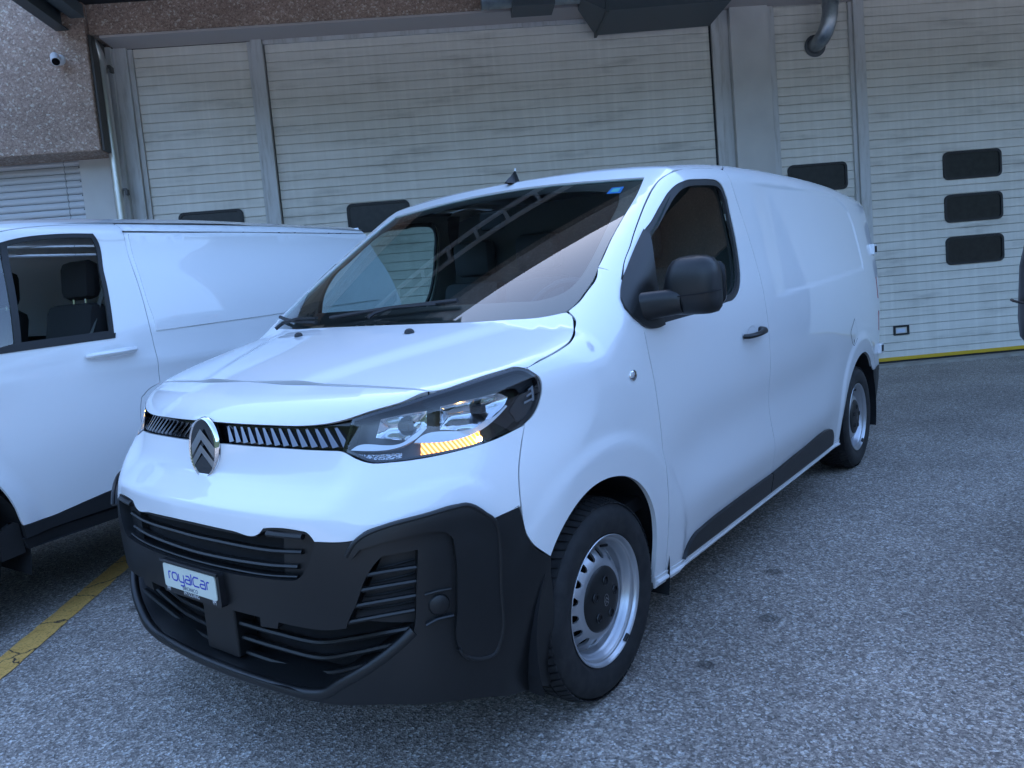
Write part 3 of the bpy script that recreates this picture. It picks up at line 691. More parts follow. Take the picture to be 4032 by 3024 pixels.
right = sectional('garage_door', -.002, 5.15, .05, 4.34, 'grey sectional garage door with three small black windows and a yellow bottom strip', 'garage door', 'sectional garage doors',
    [(.925, 1.66, 1.143, 1.478), (.925, 1.66, 1.654, 1.987), (.925, 1.66, 2.165, 2.498)])
for r, w in ((big, 5.112), (right, 5.152)):
    MB().box((0, -.012, .036), (w, .03, .079), .004).build('bottom_strip', M_YEL, r)
    MB().box((.01, .004, -.02), (w-.01, .03, .034)).build('bottom_seal', M_RUB, r)
hb = MB(); o_ = rrect(.196, .118, .006, 2, .325, .403); i_ = rrect(.15, .075, .004, 2, .325, .403)
n_ = len(o_); hb.add([(a, -.014, b) for a, b in o_]+[(a, -.014, b) for a, b in i_]+[(a, .01, b) for a, b in o_]+[(a, .006, b) for a, b in i_],
    [q for k in range(n_) for q in ((k, (k+1) % n_, n_+(k+1) % n_, n_+k), (k, 2*n_+k, 2*n_+(k+1) % n_, (k+1) % n_), (n_+k, n_+(k+1) % n_, 3*n_+(k+1) % n_, 3*n_+k))]+[tuple(3*n_+k for k in range(n_))])
hd = hb.build('recessed_handle', M_RUB, right)
MB().box((.262, -.004, .375), (.375, .003, .42), .003).build('handle_label', mat('label_paper', (.6, .65, .75), .5), hd)
slim = sectional('side_panel', -1.066, -.18, .122, 4.34, 'narrow fixed grey slatted panel with a duct elbow, between pier and white post', 'wall panel', 'fixed slatted panels', [(-.997, -.268, 2.157, 2.484)])
MB().box((.886, -.03, -.05), (.93, .02, 4.31)).build('side_rail', M_FRAME, slim)
MB().box((-.026, -.012, -.05), (-.002, .02, 4.31)).build('side_rail', M_FRAME, slim)
slimL = sectional('side_panel', -8.415, -7.155, .13, 4.29, 'narrow fixed grey slatted panel beside the downpipe at the left', 'wall panel', 'fixed slatted panels', [(-8.14, -7.41, 2.15, 2.483)])
MB().box((1.262, -.028, -.05), (1.302, .02, 4.31)).build('side_rail', M_FRAME, slimL)
MB().box((-.052, -.028, -.05), (-.003, .02, 4.31)).build('side_rail', M_FRAME, slimL)
# blind at the far left
bl = wroot('window_blind', -12.2, 0, 0); tag(bl, 'closed white outdoor venetian blind at the left edge above the parked car', 'blind')
M_BL = mat('white_blind_slat', (.60, .61, .62), .4)
def blind_slat(w):
    v = []; pr = [(0, 0), (-.018, .014), (-.022, .035), (-.012, .06), (0, .072)]
    for x in (0, w):
        for y, z in pr: v.append((x, y, z))
    for x in (0, w):
        for y, z in pr: v.append((x, y+.002, z))
    n = len(pr); f = [(k, k+1, k+1+n, k+n) for k in range(n-1)]+[(2*n+k, 3*n+k, 3*n+k+1, 2*n+k+1) for k in range(n-1)]
    me = bpy.data.meshes.new('blind_slat'); me.from_pydata(v, [], f); me.materials.append(M_BL); me.update(); return me
bme, bme2 = blind_slat(2.885), blind_slat(.182)
for k in range(26):
    for m_, x in ((bme, 0), (bme2, 2.892)):
        o = bpy.data.objects.new('blind_slat', m_); o.location = (x, -.03, 1.15+k*.0775); link(o, bl)
MB().box((0, .0, 1.1), (3.09, .03, 3.2)).build('window_backing', mat('blind_shade', (.16, .17, .18), .6), bl)
MB().box((3.074, -.05, 1.1), (3.089, -.01, 3.13)).build('guide_rail', mat('dark_profile', (.07, .065, .06), .5), bl)
for k in range(14):
    MB().box((3.05, -.056, 1.2+k*.155), (3.072, -.03, 1.212+k*.155)).build('guide_pin', M_RUB, bl)
# downpipe
dp = wroot('downpipe', -8.67, 0, .25); tag(dp, 'shiny metal rainwater downpipe with brackets beside the brown wall block', 'pipe')
M_INOX = mat('stainless_pipe', (.62, .62, .60), .34, metal=.9)
MB().tube([(0, 0, -.1), (0, 0, 4.1), (-.015, -.01, 4.2), (-.05, -.09, 4.36), (-.07, -.14, 4.5), (-.07, -.15, 4.9)], .05, 20).build('pipe', M_INOX, dp, smooth=True)
for z in (2.75, 4.07):
    MB().lathe([(.0502, z-.02), (.054, z-.02), (.054, z+.02), (.0502, z+.02)], 24, 'z').build('clamp', M_INOX, dp)
    MB().box((.05, -.01, z-.012), (.085, .03, z+.012)).box((.07, -.005, z-.06), (.095, .06, z+.0)).build('bracket', mat('dark_profile', (.07, .065, .06), .5), dp)
# surveillance camera
cc = wroot('surveillance_camera', -8.99, 4.085, .5); tag(cc, 'small white bullet security camera on the brown wall block', 'camera')
M_WPL = mat('white_plastic', (.72, .73, .74), .35)
MB().lathe([(0, -.035), (.03, -.035), (.05, -.02), (.056, 0)], 28, 'y').build('mount', M_WPL, cc, smooth=True)
a_ = Vector((-.03, -.05, .02)); d_ = Vector((.10, -.20, -.16)).normalized()
MB().tube([a_-d_*.03, a_-d_*.02, a_, a_+d_*.13, a_+d_*.15], [.022, .042, .046, .046, .044], 24).build('housing', M_WPL, cc, smooth=True)
MB().tube([a_+d_*.151, a_+d_*.153], .038, 24).build('lens', mat('gloss_black', (.004, .004, .005), .08), cc)
# ducts under the fascia
du = wroot('air_duct', -4.0, 4.4, .62); tag(du, 'galvanised ventilation duct with grey damper box under the brown fascia', 'duct')
MB().tube([(-.50, 0, .0), (.62, 0, .0)], .125, 28).build('round_duct', M_ZINC, du, smooth=True)
for x in (-.50, -.44, -.12): MB().lathe([(.126, x-.012), (.134, x-.012), (.134, x+.012), (.126, x+.012)], 28, 'x').build('duct_collar', M_ZINC, du, smooth=True)
MB().box((-.19, -.17, -.175), (.26, .16, .2), .006).build('damper_box', M_GREYBOX, du)
MB().box((-.02, -.178, -.06), (.09, -.171, .02)).box((.11, -.182, -.045), (.16, -.171, .005)).build('damper_label', mat('duct_label', (.45, .47, .48), .4), du)
V = [(.55, -.15, -.14), (.55, .15, -.14), (.55, .15, .16), (.55, -.15, .16), (.80, -.20, -.29), (.80, .55, -.29), (.80, .55, .3), (.80, -.20, .3), (2.14, -.20, -.27), (2.14, .55, -.27), (2.14, .55, .3), (2.14, -.20, .3)]
F = [(0, 1, 2, 3), (8, 11, 10, 9)]+[(a, (a+1) % 4, (a+1) % 4+4, a+4) for a in range(4)]+[(a+4, (a+1) % 4+4, (a+1) % 4+8, a+8) for a in range(4)]
mobj('square_duct', V, F, M_GREYBOX, du)
MB().box((.785, -.225, -.315), (.815, .56, .31)).build('duct_flange', M_BEAM, du)
d2 = wroot('duct_elbow', -.56, 3.84, 0); tag(d2, 'grey sheet metal duct bending into the narrow slatted panel', 'duct')
pts = []
for k in range(9):
    t = k/8*math.pi/2*.95; pts.append((-.02+.10*(1-math.cos(t))*1.0, -.02-.27*math.sin(t)*1.0, .02+.30*(1-math.cos(t))))
pts = [(-.03, .02, .0), (-.025, -.06, .01), (-.01, -.14, .035), (.01, -.20, .09), (.03, -.24, .17), (.045, -.262, .27), (.05, -.27, .38), (.05, -.27, .70), (.05, -.27, 1.4)]
MB().tube(pts, .088, 26).build('duct', M_ZINC, d2, smooth=True)
MB().lathe([(.09, -.004), (.125, -.006), (.128, -.016), (.09, -.02)], 28, 'y', (-.03, 0, 0)).build('wall_collar', mat('dirty_collar', (.09, .10, .105), .6), d2)
MB().lathe([(.089, .36), (.094, .36), (.094, .385), (.089, .385)], 26, 'z', (.05, -.27, 0)).build('duct_collar', M_ZINC, d2)
# canopy of steel beams at the left
ca = wroot('steel_canopy', -8.93, 4.38, .5); tag(ca, 'dark steel canopy beam reaching out from the brown wall at top left', 'canopy')
def ibeam(u, n0, n1, v, h=.20, w=.13):
    return MB().box((u-w/2, -n1, v), (u+w/2, -n0, v+.014)).box((u-.006, -n1, v+.0145), (u+.006, -n0, v+h-.0145)).box((u-w/2, -n1, v+h-.014), (u+w/2, -n0, v+h))
ibeam(0, .0, 3.6, 0).build('beam', M_BEAM, ca)
MB().box((.10, -3.6, .12), (.24, -.0, .25)).build('gutter', mat('gutter_paint', (.10, .125, .135), .5), ca)

# ---------------------------------------------------------------- paint, plastic, glass
def paint_fn(t, b):
    n = N(t, 'ShaderNodeTexNoise', i_Scale=900., i_Detail=1.); L(t, geopos(t), n.inputs['Vector'])
    b.inputs['Coat IOR'].default_value = 1.5
M_WHITE = mat('white_car_paint', (.80, .80, .80), .35, coat=1., fn=paint_fn)
def plastic_fn(t, b):
    v = N(t, 'ShaderNodeTexNoise', i_Scale=900., i_Detail=2.); L(t, geopos(t), v.inputs['Vector']); bump(t, b, v.outputs[0], .25, .0006)
M_PLAS = mat('grained_black_plastic', (.007, .0075, .008), .40, spec=.5, fn=plastic_fn)
M_GLOSS = mat('gloss_black', (.004, .004, .005), .08)
M_CHROME = mat('chrome', (.75, .76, .78), .06, metal=1.)
M_DCHROME = mat('dark_chrome', (.16, .165, .18), .12, metal=1.)
M_STEEL = mat('silver_wheel_paint', (.50, .51, .53), .34, metal=.75)
def tyre_fn(t, b):
    n = N(t, 'ShaderNodeTexNoise', i_Scale=25., i_Detail=6.); L(t, geopos(t), n.inputs['Vector'])
    L(t, ramp(t, n.outputs[0], [(.35, (.010, .010, .011)), (.75, (.026, .025, .025))]), b.inputs['Base Color'])
M_TYRE = mat('tyre_rubber', (.014, .014, .015), .72, fn=tyre_fn)
M_BLACK = mat('dark_void', (.006, .006, .007), .9)
M_INT = mat('interior_grey', (.028, .029, .032), .7)
M_INTL = mat('interior_light_grey', (.16, .165, .16), .75)
def glass(name, tint, f0=.05, rough=0.):
    """thin pane: tinted see-through plus a Schlick reflection that works from both sides"""
    if name in MATS: return MATS[name]
    m = bpy.data.materials.new(name); m.use_nodes = True; MATS[name] = m; t = m.node_tree; t.nodes.clear()
    o = N(t, 'ShaderNodeOutputMaterial'); tr = N(t, 'ShaderNodeBsdfTransparent'); gl = N(t, 'ShaderNodeBsdfGlossy'); mx = N(t, 'ShaderNodeMixShader')
    lw = N(t, 'ShaderNodeLayerWeight', i_Blend=.5); pw = N(t, 'ShaderNodeMath', operation='POWER'); ma = N(t, 'ShaderNodeMath', operation='MULTIPLY_ADD')
    L(t, lw.outputs['Facing'], pw.inputs[0]); pw.inputs[1].default_value = 5; L(t, pw.outputs[0], ma.inputs[0]); ma.inputs[1].default_value = 1-f0; ma.inputs[2].default_value = f0
    tr.inputs[0].default_value = (*tint, 1); gl.inputs['Roughness'].default_value = rough; gl.inputs[0].default_value = (1, 1, 1, 1)
    L(t, ma.outputs[0], mx.inputs[0]); L(t, tr.outputs[0], mx.inputs[1]); L(t, gl.outputs[0], mx.inputs[2]); L(t, mx.outputs[0], o.inputs[0]); return m
M_WS = glass('windscreen_glass', (.74, .86, .84), .09)
M_SG = glass('side_window_glass', (.70, .82, .80), .09)
M_LENS = glass('clear_lamp_lens', (.93, .95, .97), .05)
# ---------------------------------------------------------------- the near van
VAN = empty('delivery_van'); tag(VAN, 'white panel van in the foreground with black lower bumper and lit orange indicator', 'van', 'white panel vans')
def wp(name, m, outer, parent=None, **kw):
    kw.setdefault('su', WS); return panel(name, m, parent or VAN, B_WRAP, outer, **kw)
def sp(name, m, outer, parent=None, **kw):
    return panel(name, m, parent or VAN, B_SIDE, outer, **kw)
def tp(name, m, outer, parent=None, **kw):
    return panel(name, m, parent or VAN, B_TOP, outer, **kw)
T = TR
def grow(pts, d, su=1.):
    """offset a closed polygon outwards (d>0) or inwards (d<0)"""
    p = np.array(pts, float)*[su, 1]; n = len(p); A = .5*sum(p[i-1][0]*p[i][1]-p[i][0]*p[i-1][1] for i in range(n)); s = 1 if A > 0 else -1
    out = []
    for i in range(n):
        a = p[i]-p[i-1]; b = p[(i+1) % n]-p[i]; a = a/np.linalg.norm(a); b = b/np.linalg.norm(b)
        t = a+b; t = t/max(1e-6, np.linalg.norm(t)); nn = np.array([t[1], -t[0]])*s
        k = 1/max(.5, nn@np.array([a[1], -a[0]])*s)
        out.append(tuple((p[i]+nn*d*k)/[su, 1]))
    return out
# hood
cowl = [(0, .790), (.2, .800), (.4, .832), (.6, .884), (.72, .925)]
hoodh = cowl+T['hood_side']+T['hood_lamp']+[q for q in T['hood_front']]+[(0, .259)]
hood_o = tp('hood', M_WHITE, sym(hoodh), h=.028, rim=.018)[0]
# nose panel between hood and lamp band
hf = conv('top', 'wrap', T['hood_front'])
lampt = T['lamp'][:4]
nose_up = [(a, b-.004) for a, b in hf]
nose = [(0, 1.0755)]+[(3.4, 1.0755)]+[(a, b+.0015) for a, b in T['grille_top'][1:]]+[(a-.35, b+.004) for a, b in lampt[1:4]]+nose_up+[(0, nose_up[-1][1]+.001)]
wp('nose_panel', M_WHITE, sym(nose), h=.02, rim=.016)
# lamp band with blades
band = [(0, 1.071)]+[(a, b-.0012) for a, b in T['grille_top']]+[(27.2, 1.03)]+[(a, b+.001) for a, b in reversed(T['grille_bot'])]+[(0, 1.012)]
gs = wp('grille_band', M_GLOSS, sym(band), h=.02, off=-.024, rim=0)[0]
def blade(th, zt, zb, flip):
    a = 1.9
    q = [(th, zt), (th+.45, zt+.001), (th+a+.75, zb+.004), (th+a-.15, zb)]
    if flip: q = [(-x, y) for x, y in q]
    P, Nn = B_WRAP(np.array(q)); out = []
    for i, (o_, d_) in enumerate(((-.022, 0), (-.022, 0), (-.006, 0), (-.004, 0))): out.append(P[i]+Nn[i]*o_)
    for i in range(4): out.append(P[i]-Nn[i]*.03)
    f = [(0, 1, 2, 3), (0, 4, 5, 1), (1, 5, 6, 2), (2, 6, 7, 3), (3, 7, 4, 0)]
    return mobj('grille_blade', out, f if not flip else [tuple(reversed(x)) for x in f], M_DCHROME, gs)
for k in range(14):
    th = 3.9+k*1.62
    zt = np.interp(th, [0, 7, 21, 27], [1.066, 1.066, 1.064, 1.066]); zb = np.interp(th+1.9, [0, 10, 25, 28], [1.017, 1.016, 1.009, 1.012])
    if th < 25:
        blade(th, zt, zb, False); blade(th, zt, zb, True)
# white bumper cover
wb = [(0, 1.0095)]+[(a, b-.002) for a, b in T['grille_bot']]+T['bump_lamp'][1:]+[(a-.12, b) for a, b in T['bump_seam'][1:]]+T['border'][1:]+[(0, .787)]
wp('bumper_cover', M_WHITE, sym(wb), h=.016, rim=.014)
# black lower bumper with its openings
low = [(a, b-.016) for a, b in reversed(T['lipbot'])]
ug = [(0, .7855)]+[q for q in T['uppergrille']][8::-1]+T['uppergrille'][:8:-1][:8]
ugh = [(0, .7855)]+list(reversed(T['uppergrille'][:9]))
ugl = list(reversed(T['uppergrille'][9:]))
ug_half = ugh+ugl+[(0, .650)]
li_half = [(0, .5335)]+[(a, b) for a, b in T['beam_bottom']]+[(27.2, .5518)]+T['ventleft'][1:]+[(36.25, .739)]+T['ventright'][1:]+T['arm'][:-1]+[(22.1, .322), (15, .3135), (8.5, .3115), (0, .311)]
bb = [(0, .7845)]+[(a, b-.0025) for a, b in reversed(T['border'])][:-1]+[(49.7, .7935)]+[(a-.1, b) for a, b in T['black_seam'][1:]]
bb += [(54.2, .57), (54.5, .50), (54.6, .42), (54.4, .32), (54.0, .25)]+[(a, b) for a, b in reversed(low)]+[(0, .30)]
# keep the two openings a few millimetres off the top border
ug_in = [(a, min(b, np.interp(a, [0, 14.9, 15.4, 16.2, 23.1, 24.1], [.779, .775, .780, .797, .797, .772]))) for a, b in ug_half]
wp('lower_bumper', M_PLAS, sym(bb), holes=[sym(ug_in), sym(li_half)], h=.018, rim=.03, hrim=.055)
# white/black brow over the upper opening
back = [(0, .80), (26, .80), (26, .64), (0, .63)]
wp('grille_shroud', M_BLACK, sym([(0, .80), (25.5, .81), (25.5, .64), (0, .63)]), h=.04, off=-.058, rim=0)
side_blk = [(18.2, .80), (24.3, .79), (23.2, .655), (17.6, .655)]
wp('grille_cheek', M_PLAS, side_blk, h=.03, off=-.035, rim=.02, mirror=True)
def bar(name, pts, r, off, m=M_PLAS, parent=None, both=True, close=True, flat=.6, n=8):
    q = smooth_poly(np.array(pts)*[WS, 1], .02, corner=60, closed=False)/[WS, 1]
    P, Nn = B_WRAP(q); C = P+Nn*off
    b = MB(); b.tube([tuple(c) for c in C], r, n, flat=flat); o = b.build(name, m, parent or VAN, smooth=True)
    return o
def tube3(name, pts, r, m=M_PLAS, parent=None, flat=.6, n=8):
    q = smooth_poly(np.array(pts), .02, corner=60, closed=False)
    return MB().tube([tuple(c_) for c_ in q], r, n, flat=flat).build(name, m, parent or VAN, smooth=True)
def mirx(q): return [(-x, y, z) for x, y, z in q]
for nm in ('bar1', 'bar2'):
    q = SL[nm]; tube3('grille_bar', list(reversed(mirx(q)))+[(0, q[0][1]-.004, q[0][2])]+q, .0125)
for s in (1, -1): bar('brow_sensor', [(s*a, b) for a, b in ((16.9, .7905), (22.4, .790))], .011, -.002, flat=.8)
bar('grille_ledge', [(-20.5, .668), (-15.9, .660), (-8, .656), (0, .6545), (8, .656), (15.9, .660), (20.5, .668)], .007, -.02)
# lower intake: dark backing, slats, vent bars, centre block
bk = [(0, .56), (27, .56), (29, .76), (37.2, .76), (36.5, .50), (22, .30), (0, .30)]
wp('intake_shroud', M_BLACK, sym(bk), h=.05, off=-.135, rim=0)
for nm in ('slat1', 'slat2', 'slat3'):
    for q in (SL[nm], mirx(SL[nm])): tube3('intake_slat', q, .0125, flat=.75)
for nm in ('vb1', 'vb2', 'vb3', 'vb4'):
    for q in (SL[nm], mirx(SL[nm])): tube3('vent_bar', q, [.003]+[.0085]*40 if False else .0085, flat=.9)
wp('vent_grille', mat('vent_plastic', (.012, .0125, .014), .5), [(27, .535), (32.2, .735), (36.2, .735), (35.1, .52)], h=.03, off=-.05, rim=0, mirror=True)
for k in range(5):
    z = .565+.04*k
    for s in (1, -1): bar('vent_rib', [(s*(28.0+k*1.02), z), (s*(35.3+.2*k), z+.016)], .003, -.045, flat=1., n=5)
MB().box((-.088, .046, .33), (.088, .12, .56), .006).build('centre_block', M_PLAS, VAN)
bar('lip_edge', [(-34.9, .512), (-33.2, .480), (-29.3, .417), (-25, .357), (-22, .314), (-20, .304), (-12, .299), (0, .298), (12, .299), (20, .304), (22, .314), (25, .357), (29.3, .417), (33.2, .480), (34.9, .512)], .017, -.0125, flat=1., n=12)
# lip ledge running back under the slats
lipb = MB(); q = [(a, b) for a, b in ((0, .3105), (8, .311), (15, .313), (22, .3215), (25, .366), (29.3, .425), (33.2, .488), (34.9, .519))]
q = [(-a, b) for a, b in reversed(q[1:])]+q; q = smooth_poly(np.array(q)*[WS, 1], .03, 60, False)/[WS, 1]
P, Nn = B_WRAP(q); V = []
for p_, n_ in zip(P, Nn):
    V += [tuple(p_-n_*.002), tuple(p_-n_*.15+Vector((0, 0, .006)))]
mobj('lip_ledge', V, [(2*i, 2*i+2, 2*i+3, 2*i+1) for i in range(len(P)-1)], M_PLAS, VAN, smooth=True)
# raised corner element
def surf_off(fn):
    def s(uv):
        P, Nn = B_WRAP(uv); return P+Nn*fn(uv)[:, None], Nn
    return s
CE = T['celem']
for o_ in panel('corner_guard', M_PLAS, VAN, B_WRAP, CE, su=WS, h=.016, off=.018, rim=.045, mirror=True): pass
# softened edge of the corner element
for s in (1, -1):
    pts = [(s*a, b) for a, b in CE[:19]]
    bar('corner_guard_edge', pts, .007, .0155, flat=1., n=8)
fb = [(36.5, .738), (40.0, .733), (39.6, .603), (39.55, .545), (36.2, .545)]
for s in (1, -1):
    P, Nn = B_WRAP(np.array([(s*38.05, .577)])); p_ = Vector(P[0]); n_ = Vector(Nn[0])
    M_ = Matrix.Translation(p_-n_*.002) @ n_.to_track_quat('Z', 'Y').to_matrix().to_4x4()
    b = MB(); b.lathe([(0, .014), (.016, .013), (.027, .008), (.031, .0), (.033, -.01)], 28, 'z'); b.v = [tuple(M_ @ Vector(v)) for v in b.v]; b.build('fog_lamp_cap', M_PLAS, VAN, smooth=True)
    bar('fog_lamp_ledge', [(s*36.3, .530), (s*37.6, .541), (s*39.5, .541)], .009, .006, flat=.6)
    bar('fog_lamp_ledge', [(s*36.5, .612), (s*38, .616), (s*39.6, .614)], .004, .002, flat=1)
# fenders
archF = [(a, b) for a, b in T['arch_front']]
fs = conv('top', 'wrap', T['hood_side']); wsr = conv('top', 'wrap', T['ws_half'][6:][::-1])
ap = conv('side', 'wrap', T['apillar']); sl = conv('side', 'wrap', T['sail'][3:10]); dfr = conv('side', 'wrap', T['door_front'])
dfp = [(1.2173, 1.1998), (1.2276, 1.1428), (1.2492, 1.0502), (1.2741, .9243), (1.2990, .7819), (1.3130, .6547), (1.3235, .5597), (1.3290, .4874), (1.3340, .3879), (1.3400, .2972)]
dfw = conv('side', 'wrap', [(a-.005, b) for a, b in dfp])
afw = conv('side', 'wrap', [(.583, .612), (.600, .640), (.6631, .6932+.008), (.7175, .7364), (.792, .7649), (.8703, .7740), (.9531, .7660), (1.0185, .7480), (1.0986, .7060), (1.1695, .6400), (1.2180, .5600), (1.2420, .47), (1.2500, .37), (1.2530, .2977)])
lamp_r = [(53.9, 1.1755), (55.1, 1.158), (56.1, 1.1415), (56.35, 1.1168), (55.9, 1.0840), (55.1, 1.055), (53.9, 1.031), (52.45, 1.0145)]
fo = [(a+.25, b) for a, b in fs[-1:]][:1]
fender = lamp_r+[(a+.12, b) for a, b in T['bump_seam'][1:]]+[(50.25, .7477), (50.57, .7065), (51.3, .676), (54.3, .6135)]+afw[1:]+list(reversed(dfw))
fender += [(sl[k][0], sl[k][1]-.001) for k in range(6, -1, -1)]+[(ap[2][0], ap[2][1]-.003), (ap[1][0], ap[1][1]-.003), (ap[0][0]-.3, ap[0][1]-.003)]
fender += [(a+.25, b-.002) for a, b in wsr[::-1][1:]]+[(a+.22, b-.004) for a, b in fs[1:]]
wp('fender', M_WHITE, fender, h=.022, rim=.018, mirror=True)
# roof with the windscreen pillars
dtop = [(a, b) for a, b in T['door_top'][0:1]]+[(1.2478, 1.4598), (1.3270, 1.5185), (1.3679, 1.5500), (1.458, 1.6150), (1.5714, 1.6930), (1.6429, 1.7390), (1.7147, 1.7800), (1.7682, 1.8025), (1.8483, 1.8195), (2.0161, 1.8345), (2.1589, 1.8410), (2.2746, 1.8435)]
dt = conv('side', 'top', [(a, b+.003) for a, b in dtop])
wsh = T['ws_half']
roofh = [(0, wsh[0][1]+.010)]+[(.2568, 1.716), (.5376, 1.7135)]+[(.7226, 1.7225)]+[(a+.006, b) for a, b in wsh[3:7]]+[tuple(conv('side', 'top', [T['apillar'][0]])[0])]+dt+[(.80, 2.35), (.804, 2.6), (.806, 3.2), (.795, 4.0), (.775, 4.5), (.745, 4.86), (.70, 4.92), (0, 4.93)]
tp('roof', M_WHITE, sym(roofh), h=.04, hb=.02, rim=.012)
# rain strip over the door
q = conv('side', 'top', [(1.95, 1.850), (2.1, 1.855), (2.22, 1.857), (2.27, 1.850)])
# doors
door = list(reversed(dfp))+[(1.2091, 1.2361), (1.1820, 1.2522), (1.1330, 1.2845), (1.1200, 1.3069), (1.1250, 1.333), (1.1420, 1.3557), (1.1800, 1.3934)]+dtop[1:]
drs = [(2.2775, 1.8404), (2.2860, 1.8001), (2.2985, 1.732), (2.3276, 1.6256), (2.3526, 1.5368), (2.3745, 1.4278), (2.3920, 1.3247), (2.4090, 1.1882), (2.4167, 1.0907), (2.4215, .9596), (2.4240, .856), (2.4380, .687), (2.4480, .5521), (2.4520, .3995), (2.452, .2975)]
door += drs+[(1.9, .2965)]
winh = [(1.330, 1.262), (1.322, 1.36), (1.338, 1.437), (1.411, 1.5590)]+[(a, b) for a, b in T['winout'][1:]]+[(1.8062, 1.2468), (1.5516, 1.2385), (1.345, 1.232)]
doors = sp('door', M_WHITE, door, holes=[winh], h=.03, hb=.018, rim=.016, mirror=True)
for d_, s in zip(doors, (1, -1)):
    def pm(name, m, outer, surf=B_SIDE, **kw):
        v, f, ln = panel_data(surf, outer, **kw)
        if s < 0:
            k = 0; l2 = []
            for q in f: l2 += [(-a, b, c) for a, b, c in reversed(ln[k:k+len(q)])]; k += len(q)
            v = [(-a, b, c) for a, b, c in v]; f = [tuple(reversed(q)) for q in f]; ln = l2
        return mobj(name, v, f, m, d_, lnorm=ln)
    win_in = grow(winh, -.026)
    def glass_surf(uv):
        uv = np.asarray(uv, float); x = SP(uv[:, 1])-.012-.006*(uv[:, 0]-1.8)**2; e = 1e-3; dz = (SP(uv[:, 1]+e)-SP(uv[:, 1]-e))/(2*e)
        Nn = np.stack([np.ones(len(uv)), .012*(uv[:, 0]-1.8), -dz], 1); return np.stack([x, uv[:, 0], uv[:, 1]], 1), Nn/np.linalg.norm(Nn, axis=1, keepdims=True)
    pm('window_seal', M_RUB, grow(winh, .004), holes=[win_in], h=.03, hb=.015, off=-.004, rim=.012)
    pm('window_glass', M_SG, grow(winh, -.012), surf=glass_surf, h=.03, off=-.006, rim=0)
    sail = [(1.4231, 1.5730), (1.3279, 1.5081), (1.2463, 1.4487), (1.1768, 1.3954), (1.1387, 1.3577), (1.1219, 1.335), (1.1162, 1.3069), (1.1302, 1.2835), (1.1808, 1.2502), (1.2091, 1.2341), (1.2509, 1.2231), (1.3078, 1.2201), (1.36, 1.2255), (1.352, 1.30), (1.352, 1.37), (1.366, 1.44), (1.428, 1.552)]
    pm('mirror_sail', M_PLAS, sail, h=.02, off=.009, rim=.014)
    pm('door_trim', M_PLAS, [(1.468, .2985), (1.503, .336), (1.560, .370), (1.64, .3795), (2.0, .392), (2.4475, .395), (2.450, .2985)], h=.03, off=.014, rim=.022)
    # handle
    hx = lambda y, z, o_: tuple((s*(B_SIDE(np.array([(y, z)]))[0][0][0]+o_), y, z))
    b = MB(); b.lathe([(0, -.004), (.045, -.003), (.062, -.0005)], 30, 'x')
    b.v = [(v[0], v[1]*1.0, v[2]*.66) for v in b.v]; cx = hx(2.205, 1.100, .0015)
    b.v = [(cx[0]+s*v[0], cx[1]+v[1], cx[2]+v[2]) for v in b.v]; b.build('handle_cup', M_WHITE, d_, smooth=True)
    hp = [(2.098, 1.101, .004), (2.105, 1.101, .022), (2.135, 1.102, .036), (2.20, 1.104, .040), (2.265, 1.108, .036), (2.295, 1.110, .022), (2.302, 1.111, .004)]
    b = MB(); b.tube([hx(*q) for q in hp], [.013, .014, .014, .0145, .016, .019, .020], 12, flat=.8); b.build('door_handle', M_PLAS, d_, smooth=True)
    # mirror: foot, arm and head
    X = lambda p: (s*p[0], p[1], p[2])
    b = MB(); V = []; secs = ((.915, 1.175, 1.345, 1.248, 1.352), (.950, 1.195, 1.352, 1.252, 1.352), (.985, 1.225, 1.365, 1.258, 1.354), (1.03, 1.262, 1.385, 1.264, 1.356), (1.06, 1.275, 1.395, 1.268, 1.356))
    for x, y0, y1, z0, z1 in secs:
        for u, v in rrect(y1-y0, z1-z0, .036, 5, (y0+y1)/2, (z0+z1)/2): V.append(X((x, u, v)))
    n_ = len(V)//len(secs); b.add(V, [(i*n_+k, i*n_+(k+1) % n_, (i+1)*n_+(k+1) % n_, (i+1)*n_+k) for i in range(len(secs)-1) for k in range(n_)]+[tuple(range(n_)), tuple((len(secs)-1)*n_+k for k in range(n_))])
    arm = b.build('mirror_arm', M_PLAS, d_, smooth=True, angle=50)
    rows = [(1.262, .55, .40, .012), (1.268, .80, .62, .010), (1.285, .94, .82, .006), (1.315, 1.0, .95, .002), (1.355, 1.0, 1.0, .0), (1.395, .955, .97, -.006), (1.430, .86, .88, -.012), (1.452, .70, .72, -.018), (1.462, .46, .46, -.02), (1.466, .12, .16, -.02)]
    V = []; nh = 28
    for z, wx, wy, dx in rows:
        tl = np.interp(z, [1.26, 1.34, 1.44, 1.466], [-.006, -.020, .004, .006])
        cx_, hw = 1.088+dx*.2+tl*.5, .102; dy = .070
        for k in range(nh):
            t = 2*math.pi*k/nh; c_, s_ = math.cos(t), math.sin(t)
            e = lambda q, p_: math.copysign(abs(q)**p_, q)
            V.append(X((cx_+hw*wx*e(c_, .62), 1.345+dy*wy*e(s_, .75)*(1 if s_ < 0 else .75), z)))
    F = [(i*nh+k, i*nh+(k+1) % nh, (i+1)*nh+(k+1) % nh, (i+1)*nh+k) for i in range(len(rows)-1) for k in range(nh)]
    F += [tuple(range(nh)), tuple((len(rows)-1)*nh+k for k in range(nh))]
    hd_ = MB().add(V, F).build('mirror_head', M_PLAS, d_, smooth=True, angle=60)
    b = MB(); pts = []
